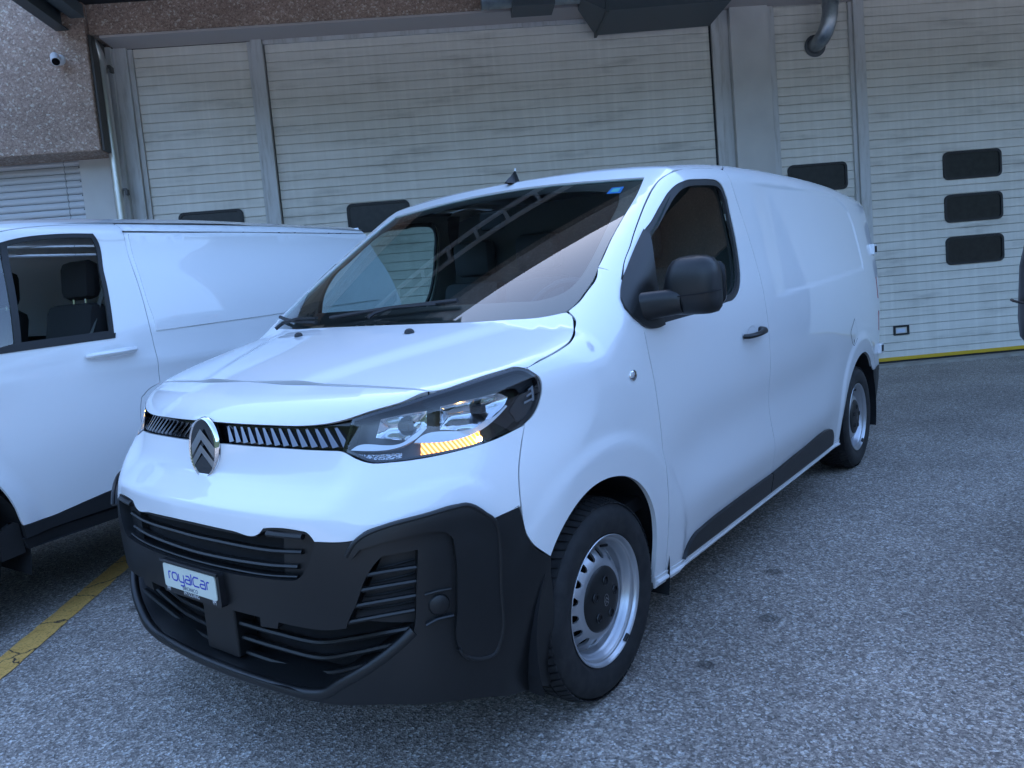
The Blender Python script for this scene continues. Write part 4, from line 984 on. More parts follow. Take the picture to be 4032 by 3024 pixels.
    for k in range(13):
        t = math.pi*(1.02+.93*k/12); pts.append(X((1.086+.1045*math.copysign(abs(math.cos(t))**.62, math.cos(t)), 1.345+.0715*math.copysign(abs(math.sin(t))**.75, math.sin(t)), 1.331+.012*math.cos(t))))
    b.tube(pts, .0022, 6).build('mirror_seam', M_BLACK, hd_)
    b = MB(); pl = rrect(.165, .15, .03, 5, 1.098, 1.365)
    b.prism(pl, lambda u, v, t: X((u, t, v)), 1.392, 1.397).build('mirror_glass', M_CHROME, hd_)
# side panels behind the doors
rj = conv('top', 'side', [(.8035, 2.30), (.8035, 2.35), (.8075, 2.6), (.8095, 3.2), (.7985, 4.0), (.7785, 4.5), (.7485, 4.86)])
ra = [(3.690, .2975), (3.6905, .37), (3.715, .45), (3.749, .5196), (3.8594, .6433), (3.9621, .7134), (4.0591, .7507), (4.1646, .7671), (4.2541, .7640), (4.3548, .7351), (4.4533, .6752), (4.5055, .6316), (4.5483, .605)]
spn = [(2.2835, 1.842)]+[(a+.005, b) for a, b in drs[1:]]+ra+[(4.86, .60), (4.90, .9), (4.905, 1.3), (4.89, 1.6), (4.85, 1.70)]+[(a, b-.002) for a, b in reversed(rj[1:])]
for o_ in sp('side_panel', M_WHITE, spn, h=.016, hb=.014, rim=.014, mirror=True): pass
sp('sill', M_WHITE, [(1.256, .2945), (3.69, .2945), (3.695, .262), (1.262, .250)], h=.03, off=.004, rim=.03, mirror=True)
bar_s = MB()
for s in (1, -1):
    P, Nn = B_SIDE(np.array([(y, .270) for y in np.linspace(1.27, 3.68, 30)])); MB().tube([(s*(p_[0]+.006), p_[1], p_[2]) for p_ in P], .0085, 8).build('sill_bead', M_WHITE, VAN, smooth=True)
    P, Nn = B_SIDE(np.array([(1.262, .268)])); p_ = P[0]
    MB().tube([(s*(p_[0]-.03), 1.245, .262), (s*(p_[0]-.004), 1.247, .262)], .016, 14).build('sill_plug', M_RUB, VAN, smooth=True)
sp('side_trim', M_PLAS, [(2.456, .395), (2.93, .4145), (3.40, .4195), (3.455, .409), (3.515, .365), (3.54, .31), (3.535, .2985), (2.456, .2985)], h=.03, off=.014, rim=.022, mirror=True)
sp('rear_bumper', M_PLAS, [(4.552, .601), (4.86, .594), (4.88, .33), (4.66, .30), (4.615, .45)], h=.03, off=.004, rim=.03, mirror=True)
# seam on the side panel: fuel flap
ff_ = [(3.985, 1.005), (4.06, .905), (4.055, .88), (3.965, .842), (3.95, .848), (3.885, .925), (3.888, .94)]
sp('fuel_flap_gap', M_BLACK, grow(ff_, .004), h=.04, off=.0006, rim=0)
sp('fuel_flap', M_WHITE, ff_, h=.03, off=.0015, rim=.0)
# rear end
def rear_surf(uv):
    uv = np.asarray(uv); O = np.stack([uv[:, 0], 0*uv[:, 0], uv[:, 1]], 1); P = hit(O, np.tile([0, 1., 0], (len(uv), 1)), 5.3, 4.7, 60)
    ok = ~np.isnan(P[:, 0]); Nn = np.full_like(P, np.nan); Nn[ok] = grad(P[ok]); return P, Nn
panel('rear_doors', M_WHITE, VAN, rear_surf, sym([(0, 1.73), (.60, 1.71), (.70, 1.66), (.80, 1.3), (.82, .9), (.82, .45), (0, .45)]), h=.07, hb=.05, rim=.01)
panel('rear_bumper_bar', M_PLAS, VAN, rear_surf, sym([(0, .445), (.82, .445), (.80, .30), (0, .30)]), h=.07, off=.02, rim=.03)
M_RED = mat('red_lens', (.30, .012, .015), .15, coat=1)
for s in (1, -1):
    for (y0, z0), (y1, z1) in (((4.80, 1.23), (4.83, 1.08)), ((4.84, .99), (4.86, .85))):
        P, _ = B_SIDE(np.array([(y0, z0), (y1, z1)])); MB().tube([(s*(p_[0]-.006), p_[1]-.02, p_[2]) for p_ in P], .012, 10).build('tail_lamp', M_RED, VAN, smooth=True)
    for yh, z in ((4.80, 1.425), (4.865, .715)):
        P, _ = B_SIDE(np.array([(yh, z)])); x = P[0][0]
        h_ = MB().box((s*(x-.01) if s > 0 else s*(x+.028), yh-.045, z-.036), (s*(x+.028) if s > 0 else s*(x-.01), yh+.045, z+.036), .006).build('door_hinge', M_WHITE, VAN)
        MB().box((min(s*(x+.010), s*(x+.032)), yh-.020, z-.022), (max(s*(x+.010), s*(x+.032)), yh+.02, z+.022)).build('hinge_pin', M_BLACK, h_)
# windscreen
wsg = [(0, 1.7060)]+wsh+[(.75, .932), (.6, .888), (.4, .836), (.2, .806), (0, .797)]
wsg_in = [(0, 1.655)]+[(.2568, 1.652), (.55, 1.640), (.655, 1.625), (.690, 1.55), (.712, 1.44), (.735, 1.32), (.752, 1.20), (.755, 1.12), (.735, 1.055), (.68, 1.008), (.55, .968), (.35, .93), (0, .905)]
ws = tp('windscreen', M_WS, sym(wsg), h=.025, off=-.004, rim=.008)[0]
tp('windscreen_border', mat('ceramic_frit', (.006, .006, .007), .35), sym(grow(wsg, -.002)), parent=ws, holes=[sym(wsg_in)], h=.04, off=-.011, rim=0)
tp('vignette_sticker', mat('blue_sticker', (.02, .20, .62), .4), [(.600, 1.615), (.602, 1.662), (.655, 1.668), (.662, 1.62)], parent=ws, h=.02, off=-.0085, rim=0)
tp('sticker_patch', mat('sticker_print', (.15, .55, .55), .4), [(.612, 1.626), (.613, 1.654), (.645, 1.658), (.648, 1.629)], parent=ws, h=.02, off=-.0078, rim=0)
# cowl panel, wipers, washer nozzles, antenna
tp('cowl_panel', M_PLAS, sym([(0, .86), (.4, .90), (.7, .99), (.80, 1.03), (.80, .95), (.6, .87), (.4, .815), (0, .77)]), h=.04, off=-.03, rim=0)
def onws(x, y, o=.012): P, Nn = B_TOP(np.array([(x, y)])); return tuple(P[0]+Nn[0]*o)
for pts, blade_ in (([(.02, .80), (.03, .835), (.10, .862), (.30, .884)], [(-.26, .855), (.0, .87), (.10, .88), (.36, .925)]), ([(-.62, .86), (-.60, .89), (-.50, .885), (-.33, .85)], [(-.78, 1.0), (-.62, .925), (-.45, .872), (-.34, .845)])):
    w = MB().tube([onws(a, b, .030) for a, b in pts], [.014, .013, .009, .007], 8, flat=.6).build('wiper', M_PLAS, VAN, smooth=True)
    MB().tube([onws(a, b, .014) for a, b in blade_], .008, 8).build('wiper_blade', M_RUB, w, smooth=True)
for s in (1, -1):
    P, Nn = B_TOP(np.array([(s*.305, .715)])); p_ = Vector(P[0])
    b = MB(); b.lathe([(0, .016), (.010, .0145), (.018, .009), (.0215, 0)], 20, 'z'); b.v = [(p_.x+v[0]*.95, p_.y+v[1]*.75, p_.z+v[2]+.0) for v in b.v]; b.build('washer_nozzle', M_PLAS, VAN, smooth=True)
P, Nn = B_TOP(np.array([(0., 1.80)])); p_ = Vector(P[0])
b = MB(); V = []
for i, (y, w_, z) in enumerate(((-.075, .010, .0), (-.06, .022, .012), (-.02, .026, .032), (.02, .022, .060), (.034, .010, .072), (.05, .018, .03), (.062, .024, .0))): V += [(p_.x-w_*.8, p_.y+y*.75, p_.z-.006), (p_.x, p_.y+y*.75, p_.z+z*.85), (p_.x+w_*.8, p_.y+y*.75, p_.z-.006)]
b.add(V, [q for i in range(6) for q in ((3*i, 3*i+3, 3*i+4, 3*i+1), (3*i+1, 3*i+4, 3*i+5, 3*i+2))]).build('antenna', M_PLAS, VAN, smooth=True, angle=50)
MB().tube([(p_.x, p_.y+.022, p_.z+.052), (p_.x, p_.y+.026, p_.z+.066)], [.004, .0025], 8).build('antenna_tip', mat('white_plastic', (.72, .73, .74), .35), VAN, smooth=True)
# side repeaters
for s in (1, -1):
    b = MB(); b.lathe([(0, .008), (.012, .0075), (.018, .004), (.019, 0)], 24, 'x'); b.v = [(s*(.9555+v[0]), 1.103+v[1]*1.25, 1.079+v[2]) for v in b.v]; r_ = b.build('side_repeater', M_CHROME, VAN, smooth=True)
    b = MB(); b.lathe([(0, .0095), (.008, .0090), (.0085, .006)], 4, 'x'); b.v = [(s*(.9555+v[0]), 1.105+v[1], 1.079+v[2]*.6) for v in b.v]; b.build('repeater_bulb', mat('amber_dark', (.10, .05, .03), .3), r_)

# ---------------------------------------------------------------- headlights
M_HOUS = mat('lamp_housing', (.018, .019, .021), .3)
M_REFL = mat('lamp_reflector', (.62, .64, .66), .16, metal=1.)
M_DRL = mat('light_guide', (.62, .66, .70), .18, coat=.6)
def amber_fn(t, b):
    w = N(t, 'ShaderNodeTexWave', bands_direction='DIAGONAL', i_Scale=34., i_Distortion=.4); L(t, geopos(t), w.inputs['Vector'])
    e = ramp(t, w.outputs[0], [(.2, (.30, .07, .004)), (.6, (1., .36, .03)), (.9, (1., .62, .16))]); L(t, e, b.inputs['Emission Color'])
M_AMB = mat('lit_amber_lens', (.6, .2, .02), .3, emit=(1, .35, .03), estr=.9, fn=amber_fn)
M_BULB = mat('lit_bulb', (1, .6, .2), .3, emit=(1, .55, .12), estr=14)
M_RIBS = mat('ribbed_reflector', (.45, .47, .5), .25, metal=.9, fn=lambda t, b: bump(t, b, (lambda v: (L(t, geopos(t), v.inputs['Vector']), v.outputs['Distance'])[1])(N(t, 'ShaderNodeTexVoronoi', i_Scale=160.)), 1., .004))
for s in (1, -1):
    fl = lambda q: [(s*a, b) for a, b in q]
    def bowl(poly, d0, d1, w):
        pp = np.array(poly)*[WS, 1]
        def f(uv):
            P, Nn = B_WRAP(uv); q = uv*[WS, 1]; dd = polydist(q[:, 0]*s, q[:, 1], list(map(tuple, pp))+[tuple(pp[0])])
            Q = P-Nn*(d0+d1*(1-np.exp(-(dd/w)**1.5)))[:, None]
            e = 1e-3; return Q, Nn
        return f
    hl_ = wp('headlight', M_HOUS, fl(T['lamp']), h=.03, off=-.062, rim=0)[0]
    wp('headlight_bezel', M_GLOSS, fl(grow(T['lamp'], .001, WS)), parent=hl_, holes=[fl(grow(T['lamp'], -.007, WS))], h=.02, hb=.012, off=-.003, rim=.055)
    for k, (nm, dp_) in enumerate((('refl1', .035), ('refl2', .038))):
        v, f, ln = panel_data(bowl(T[nm], .014, dp_, .022), fl(T[nm]), h=.008, hb=.008, rim=0, su=WS)
        o = mobj('reflector', v, f, M_REFL, hl_, smooth=True)
        cc_ = np.mean(np.array(T[nm]), 0); P, Nn = B_WRAP(np.array([(s*cc_[0], cc_[1])])); p_ = P[0]-Nn[0]*.034
        MB().box(tuple(p_-np.array([.022, .012, .012])), tuple(p_+np.array([.022, .012, .012])), .004).build('lamp_shield', M_HOUS, hl_)
    for nm in ('drl1', 'drl2'): wp('light_guide', M_DRL, fl(T[nm]), parent=hl_, h=.02, hb=.008, off=-.012, rim=.02)
    wp('indicator', M_AMB if s > 0 else M_AMB, fl(T['amber']), parent=hl_, h=.012, off=-.022, rim=.02)
    wp('position_lamp', M_RIBS, fl(T['clearlow']), parent=hl_, h=.012, off=-.022, rim=.01)
    P, Nn = B_WRAP(np.array([(s*T['bulb'][0][0], T['bulb'][0][1])])); p_ = P[0]-Nn[0]*.012
    b = MB(); b.lathe([(0, -.008), (.006, -.006), (.008, 0), (.006, .006), (0, .008)], 14, 'z', tuple(p_)); b.build('indicator_bulb', M_BULB, hl_, smooth=True)
    wp('lamp_panel', M_GLOSS, fl(T['eblack']), parent=hl_, h=.02, off=-.014, rim=.01)
    for q in ([(53.05, 1.070), (54.55, 1.078), (54.55, 1.084), (53.05, 1.077)], [(53.6, 1.089), (54.6, 1.096), (54.6, 1.102), (53.6, 1.095)], [(54.0, 1.107), (54.7, 1.112), (54.7, 1.118), (54.1, 1.113)], [(54.55, 1.074), (54.95, 1.076), (54.95, 1.122), (54.55, 1.118)]):
        wp('lamp_mark', mat('lamp_grey', (.16, .17, .18), .4), fl(q), parent=hl_, h=.02, off=-.011, rim=0)
    lens = wp('lamp_lens', M_LENS, fl(grow(T['lamp'], -.001, WS)), parent=hl_, h=.02, off=.0, rim=0)[0]
# ---------------------------------------------------------------- emblem
em = MB(); yE = .066; cE = (0, .9955)
def ell(a, b_, n=48): return [(cE[0]+a*math.cos(2*math.pi*k/n), cE[1]+b_*math.sin(2*math.pi*k/n)) for k in range(n)]
fy = lambda u, v, t: (u, t+(v-cE[1])*.10, v)
MB().prism(ell(.0715, .0905), fy, yE+.004, yE+.03).build('emblem', M_GLOSS, VAN)
emb = [o for o in VAN.children if o.name.startswith('emblem')][0]
r1, r2, r3 = ell(.0765, .0955), ell(.072, .091), ell(.066, .0848); n_ = 48
V = [fy(u, v, yE+.016) for u, v in r1]+[fy(u, v, yE) for u, v in r2]+[fy(u, v, yE+.006) for u, v in r3]
mobj('emblem_ring', V, [q for k in range(n_) for q in ((k, (k+1) % n_, n_+(k+1) % n_, n_+k), (n_+k, n_+(k+1) % n_, 2*n_+(k+1) % n_, 2*n_+k))], M_CHROME, emb, smooth=True)
M_SAT = mat('satin_silver', (.36, .37, .38), .32, metal=.9)
for (oa, ia, xo, zo, zi) in ((.060, .027, .064, .004, -.028), (.0115, -.014, .060, -.040, -.063)):
    z0 = cE[1]; pl = [(0, z0+oa), (xo, z0+zo), (xo-.004, z0+zi), (0, z0+ia), (-xo+.004, z0+zi), (-xo, z0+zo)]
    V = [fy(u, v, yE+.004) for u, v in pl]; V[0] = fy(pl[0][0], pl[0][1], yE-.003); V[3] = fy(pl[3][0], pl[3][1], yE-.001)
    mobj('chevron', V, [(0, 3, 2, 1), (0, 5, 4, 3)], M_SAT, emb)
# ---------------------------------------------------------------- number plate
yP = -.034
pf = MB(); pf.prism(rrect(.322, .108, .012, 4, .003, .5945), lambda u, v, t: (u, t, v), yP, yP+.03); hp_ = pf.build('plate_holder', mat('plate_frame', (.012, .012, .013), .35), VAN)
MB().tube([(-.156, yP-.002, .6445), (.162, yP-.002, .6445)], .005, 8).build('plate_holder_rim', mat('plate_frame', (.012, .012, .013), .35), hp_, smooth=True)
MB().prism(rrect(.290, .076, .008, 4, .003, .600), lambda u, v, t: (u, t, v), yP-.003, yP).build('plate', mat('plate_face', (.66, .68, .58), .45), hp_)
M_INK = mat('blue_print', (.03, .04, .42), .5); M_INKD = mat('blue_grey_print', (.05, .07, .18), .5); M_INKW = mat('white_print', (.8, .8, .8), .5)
def ribbon(b, pts, w):
    p = [Vector((q[0], 0, q[1])) for q in pts]; V = []
    for i, q in enumerate(p):
        a = p[max(i-1, 0)]; c_ = p[min(i+1, len(p)-1)]; d1 = (q-a).normalized() if i else (c_-q).normalized(); d2 = (c_-q).normalized() if i < len(p)-1 else d1
        t = (d1+d2).normalized(); nn = Vector((-t.z, 0, t.x)); k = 1/max(.6, nn.dot(Vector((-d1.z, 0, d1.x))))
        for sg in (1, -1):
            r = q+nn*(sg*w/2*k); V.append((r.x, yP-.0036, r.z))
    b.add(V, [(2*i, 2*i+1, 2*i+3, 2*i+2) for i in range(len(p)-1)])
def rc(x0, x1, z0, z1, r): return [(x0+r, z0), (x1-r, z0), (x1, z0+r), (x1, z1-r), (x1-r, z1), (x0+r, z1), (x0, z1-r), (x0, z0+r), (x0+r, z0)]
zb_, zt_, x_, w_ = .590, .6145, -.112, .0048; b = MB()
def adv(d):
    global x_; x_ += d
ribbon(b, [(x_, zb_), (x_, zt_-.004), (x_+.004, zt_), (x_+.013, zt_)], w_); adv(.020)
ribbon(b, rc(x_, x_+.030, zb_, zt_, .006), w_); adv(.038)
ribbon(b, [(x_, zt_), (x_, zb_+.006), (x_+.006, zb_), (x_+.028, zb_)], w_); ribbon(b, [(x_+.028, zt_), (x_+.028, zb_-.008), (x_+.023, zb_-.012), (x_+.006, zb_-.012)], w_); adv(.036)
def let_a(x): ribbon(b, [(x+.006, zt_), (x+.022, zt_), (x+.028, zt_-.006), (x+.028, zb_), (x+.006, zb_), (x, zb_+.005), (x, zb_+.009), (x+.005, zb_+.013), (x+.028, zb_+.013)], w_)
let_a(x_); adv(.036); ribbon(b, [(x_, zt_+.010), (x_, zb_)], w_); adv(.009)
ribbon(b, [(x_+.032, zt_+.004), (x_+.008, zt_+.004), (x_, zt_-.003), (x_, zb_+.006), (x_+.006, zb_), (x_+.032, zb_)], w_); adv(.038)
let_a(x_); adv(.037); ribbon(b, [(x_, zb_), (x_, zt_-.004), (x_+.004, zt_), (x_+.014, zt_)], w_)
b.build('plate_wordmark', M_INK, hp_)
def txt(name, s, size, x, z, m, sx=1.):
    v, f = text_geo(s, size); return mobj(name, [(x+a*sx, yP-.0037 if m is not M_INKW else yP-.0007, z+c_) for a, c_, _ in v], f, m, hp_)
txt('plate_town', 'BIRONICO', .0185, .004, .5715, M_INKD, .98)
txt('holder_lettering', 'PM SOLVING', .0165, .003, .5530, M_INKW, .92)
for x in (-.128, .128): txt('holder_logo', 'PM', .021, x, .5535, M_INKW, .72)
# ---------------------------------------------------------------- wheels
RL, RT = .2225, .343
def wheel_parts(parent, cx, cy, cz, s):
    """s=+1 faces +x.  wheel built around its lip plane at x=cx"""
    t = empty('wheel', (0, 0, 0), parent)
    X = lambda V: [(cx+s*(v[0]), cy+v[1], cz+v[2]) for v in V]
    b = MB(); b.lathe([(.214, -.012), (.222, -.004), (.229, .002), (.240, .006), (.262, .012), (.285, .013), (.305, .008), (.319, -.003), (.327, -.018), (.331, -.035), (.333, -.08), (.333, -.15), (.329, -.19), (.312, -.212), (.27, -.218), (.214, -.205)], 96)
    b.v = X(b.v); b.build('tyre', M_TYRE, t, smooth=True, angle=50)
    # tread blocks
    b = MB(); nb = 68; rw = [(-.004, -.046, .0), (-.054, -.092, .5), (-.100, -.138, .25), (-.146, -.196, .75)]
    for (a0, a1, ph_) in rw:
        for k in range(nb):
            t0 = 2*math.pi*(k+ph_)/nb; t1 = t0+2*math.pi/nb*.74; tm = (t0+t1)/2; sk = .35*2*math.pi/nb
            V = []
            edge = a0 > -.01 or a1 < -.19
            for r_, i_ in ((.326, 0), (.3425, 1)):
                for ax, sh in ((a0, 0), (a1, sk)):
                    rr = r_
                    if i_ and a0 > -.01 and ax == a0: rr = .330
                    if i_ and a1 < -.19 and ax == a1: rr = .334
                    for tt in (t0+sh, t1+sh): V.append((ax, rr*math.cos(tt), rr*math.sin(tt)))
            b.add(V, [(4, 5, 7, 6), (0, 4, 6, 2), (1, 3, 7, 5), (0, 1, 5, 4), (2, 6, 7, 3)])
    b.v = X(b.v); tr_ = b.build('tread', M_TYRE, t); tr_['kind'] = 'stuff'
    # rim barrel and lip
    b = MB(); b.lathe([(.205, -.014), (.2145, -.010), (.2205, -.003), (.2225, .0015), (.2205, .0035), (.2165, .001), (.2125, -.006), (.2085, -.016), (.2025, -.020), (.1985, -.024), (.196, -.038), (.190, -.046), (.1865, -.052), (.186, -.066), (.180, -.072)], 80)
    b.v = X(b.v); b.build('rim', M_STEEL, t, smooth=True, angle=60)
    # disc with oval holes
    prof = nspline([.09, .112, .125, .140, .155, .168, .180], [-.020, -.0215, -.024, -.0315, -.044, -.058, -.071])
    def ds(uv):
        r = np.hypot(uv[:, 0], uv[:, 1]); a = prof(r); e = 1e-4; d = (prof(r+e)-prof(r-e))/(2*e)
        rr = np.maximum(r, 1e-6); Nn = np.stack([np.ones_like(r), -d*uv[:, 0]/rr, -d*uv[:, 1]/rr], 1); Nn /= np.linalg.norm(Nn, axis=1, keepdims=True)
        return np.stack([a, uv[:, 0], uv[:, 1]], 1), Nn
    ring = lambda r, n: [(r*math.cos(2*math.pi*k/n), r*math.sin(2*math.pi*k/n)) for k in range(n)]
    holes = [ring(.095, 48)]
    for k in range(16):
        a = 2*math.pi*(k+.3)/16; ca_, sa_ = math.cos(a), math.sin(a); h_ = []
        for j in range(14):
            q = 2*math.pi*j/14; rr = .1535+.0185*math.cos(q); tt = .0150*math.sin(q)*(1+.08*math.cos(q)); h_.append((rr*ca_-tt*sa_, rr*sa_+tt*ca_))
        holes.append(h_)
    v, f, ln = panel_data(ds, ring(.180, 72), holes=holes, h=.012, hb=.010, rim=.006, hrim=.009)
    if s < 0:
        l2 = []; k = 0
        for q in f: l2 += [(-a, b_, c_) for a, b_, c_ in reversed(ln[k:k+len(q)])]; k += len(q)
        f = [tuple(reversed(q)) for q in f]; ln = l2
    mobj('wheel_disc', X(v), f, M_STEEL, t, lnorm=ln)
    b = MB(); b.lathe([(0, -.10), (.19, -.10), (.2, -.2)], 40); b.v = X(b.v); b.build('brake_drum', M_BLACK, t)
    # black cap
    b = MB(); b.lathe([(0, -.004), (.035, -.0045), (.075, -.008), (.100, -.0135), (.110, -.018), (.114, -.024), (.113, -.03)], 56); b.v = X(b.v); cap = b.build('wheel_cap', M_PLAS, t, smooth=True)
    for k in range(5):
        a = 2*math.pi*(k+.15)/5; y, z = .066*math.cos(a), .066*math.sin(a)
        b = MB(); b.lathe([(.0135, -.0035), (.0115, -.0045), (.0105, -.010), (0, -.0102)], 18, 'x', (0, y, z)); b.v = X(b.v); b.build('nut_recess', M_GLOSS, cap, smooth=True)
        b = MB(); b.lathe([(.0128, -.0042), (.0150, -.0034), (.0165, -.0062)], 18, 'x', (0, y, z)); b.v = X(b.v); b.build('nut_ring', M_PLAS, cap, smooth=True)
    b = MB()
    er, ei = [(.015*math.cos(q), .021*math.sin(q)) for q in np.linspace(0, 2*math.pi, 29)[:-1]], [(.0132*math.cos(q), .0192*math.sin(q)) for q in np.linspace(0, 2*math.pi, 29)[:-1]]; n_ = 28
    b.add([(-.0015, *q) for q in er]+[(-.0015, *q) for q in ei], [(k, (k+1) % n_, n_+(k+1) % n_, n_+k) for k in range(n_)])
    for oz in (.011, -.001): b.add([(-.0015, 0, oz), (-.0015, .0125, oz-.012), (-.0015, .0125, oz-.0165), (-.0015, 0, oz-.0045), (-.0015, -.0125, oz-.0165), (-.0015, -.0125, oz-.012)], [(0, 1, 2, 3), (0, 3, 4, 5)])
    b.v = X(b.v); b.build('cap_logo', M_SAT, cap)
    # valve and balance weight
    b = MB(); b.tube(X([(-.05, .06, .163), (-.022, .062, .170)]), .005, 8).build('valve', M_RUB, t, smooth=True)
    b = MB(); b.tube(X([(-.002, .10, -.190), (-.002, .125, -.176)]), .0075, 8).build('balance_weight', M_RUB, t, smooth=True)
    return t
for (cy, cz) in (WF, WR):
    for s in (1, -1): wheel_parts(VAN, s*.905, cy, cz+.004, s)
# wheel housings and underbody
for (cy, cz), R in ((WF, .435), (WR, .43)):
    for s in (1, -1):
        V = []; n_ = 24
        for k in range(n_+1):
            a = math.radians(-18+216*k/n_)
            for x in (.50, .925): V.append((s*x, cy+R*math.cos(a), cz+R*math.sin(a)))
        F = [(2*k, 2*k+1, 2*k+3, 2*k+2) for k in range(n_)]+[tuple(2*k for k in range(n_+1))]
        mobj('wheel_housing', V, F, M_BLACK, VAN)
ub = MB(); ub.box((-.50, .35, .27), (.50, 4.85, .62)).box((-.88, 1.38, .28), (.88, 3.64, .5)).box((-.80, 4.66, .33), (.80, 4.85, .62)); ub.build('underbody', M_BLACK, VAN)
# dark inner skins that close the panel gaps
sp('inner_skin', M_BLACK, [(1.275, .315), (3.66, .315), (3.66, .55), (3.75, .75), (3.75, 1.18), (1.19, 1.18), (1.19, .80), (1.28, .6)], h=.06, off=-.020, rim=0, mirror=True)
sp('inner_skin', M_BLACK, [(2.37, 1.20), (2.55, 1.20), (2.45, 1.55), (2.36, 1.83), (2.235, 1.83), (2.29, 1.55)], h=.05, off=-.020, rim=0, mirror=True)
sp('inner_skin', M_BLACK, [(a, b) for a, b in grow(dtop+[(2.27, 1.80)]+[(a+.012, b-.018) for a, b in reversed(dtop)], .006)], h=.03, off=-.019, rim=0, mirror=True)
wp('inner_skin', M_BLACK, [(45.5, .64), (53, .64), (54.5, .85), (60, 1.0), (62, 1.16), (57, 1.19), (55, 1.0), (45.5, .99)], h=.03, off=-.022, rim=0, mirror=True)
wp('inner_skin', M_BLACK, sym([(0, 1.012), (26.5, 1.0), (31, .955), (50, .99), (50, .94), (31, .90), (0, .96)]), h=.04, off=-.05, rim=0)
tp('inner_skin', M_BLACK, sym(grow(hoodh[:-1]+[(0.001, .259)], .03)[:-1]+[(0, .23)]), holes=[sym([(0, .74), (.5, .78), (.72, .85), (.80, .74), (.66, .42), (0, .33)])], h=.03, off=-.024, rim=0)
# ---------------------------------------------------------------- cab
dash = MB(); dash.prism([(.93, 1.235), (1.10, 1.262), (1.30, 1.250), (1.42, 1.19), (1.46, 1.08), (1.43, .80), (1.0, .80)], lambda u, v, t: (t, u, v), -.80, .80); dash.build('dashboard', M_INT, VAN)
MB().prism([(1.24, 1.25), (1.30, 1.315), (1.40, 1.305), (1.46, 1.20)], lambda u, v, t: (t, u, v), .20, .56).build('instrument_hood', M_INT, VAN)
sw = MB(); a_ = math.radians(58); cS = Vector((.39, 1.53, 1.245)); pts = []
for k in range(33):
    t = 2*math.pi*k/32; pts.append(cS+Vector((.188*math.cos(t), .188*math.sin(t)*math.cos(a_)*1, .188*math.sin(t)*math.sin(a_))))
swo = sw.tube(pts, .016, 10, cap=False).build('steering_wheel', M_INT, VAN, smooth=True)
MB().box((cS.x-.07, cS.y-.05, cS.z-.05), (cS.x+.07, cS.y+.02, cS.z+.05), .02).box((cS.x-.18, cS.y-.02, cS.z-.015), (cS.x+.18, cS.y, cS.z+.015)).build('steering_hub', M_INT, swo)
for x, w in ((.40, .25), (-.18, .22), (-.62, .22)):
    st = empty('seat', (0, 0, 0), VAN)
    MB().box((x-w, 1.55, .72), (x+w, 2.10, .90), .06).build('seat_cushion', M_INT, st, smooth=True)
    V = MB(); V.box((x-w*.92, -.07, 0), (x+w*.92, .07, .62), .05, Matrix.Translation((0, 2.10, .82)) @ Matrix.Rotation(-.2, 4, 'X')); V.build('seat_back', M_INT, st, smooth=True)
    MB().box((x-.13, 2.17, 1.46), (x+.13, 2.27, 1.66), .04).build('headrest', M_INT, st, smooth=True)
MB().prism([(-.86, .4), (.86, .4), (.90, 1.1), (.86, 1.4), (.78, 1.78), (.6, 1.82), (-.6, 1.82), (-.78, 1.78), (-.86, 1.4), (-.90, 1.1)], lambda u, v, t: (u, t, v), 2.30, 2.32).build('bulkhead', mat('bulkhead_grey', (.075, .078, .08), .7), VAN)
MB().box((-.86, 1.0, .55), (.86, 2.31, .60)).build('cab_floor', M_BLACK, VAN)
sp('door_lining', M_INT, [(1.26, .62), (2.34, .62), (2.34, 1.225), (1.26, 1.215)], h=.06, off=-.05, rim=0, mirror=True)
fr_o = [(1.16, 1.20), (1.19, 1.37)]+[(a, b-.012) for a, b in dtop[1:]]+[(2.27, 1.80), (2.36, 1.5), (2.38, 1.20)]
sp('pillar_trim', M_INTL, fr_o, holes=[grow(winh, .004)], h=.04, off=-.021, rim=0, mirror=True)
tp('headliner', M_INTL, sym([(0, 1.735), (.70, 1.75), (.74, 1.80), (.765, 1.9), (.77, 2.3), (0, 2.3)]), h=.05, off=-.026, rim=0)
tp('cowl_lining', M_BLACK, sym([(0, .95), (.70, 1.06), (.84, 1.18), (.86, 1.0), (.80, .93), (.6, .86), (0, .77)]), h=.05, off=-.09, rim=0)
MB().box((-.06, 1.60, 1.66), (.06, 1.64, 1.74), .01).build('inside_mirror', M_BLACK, VAN)

# ---------------------------------------------------------------- the van at the right edge: only its mirror reaches into the picture
def copy_tree(o, parent=None):
    c_ = o.copy(); COL.objects.link(c_); c_.parent = parent
    for ch in list(o.children): copy_tree(ch, c_)
    return c_
V2 = copy_tree(VAN); V2.location = (3.312, -1.10, 0); V2['label'] = 'second van at the right edge showing only its black wing mirror'
# the near van's far mirror is folded in out of sight
for d_ in list(VAN.children):
    if d_.name.startswith('door') and d_.type == 'MESH' and len(d_.data.vertices) > 100 and d_.data.vertices[0].co.x < 0:
        for c_ in list(d_.children):
            if c_.name.startswith('mirror_head') or c_.name.startswith('mirror_arm'):
                for g_ in list(c_.children): bpy.data.objects.remove(g_)
                bpy.data.objects.remove(c_)
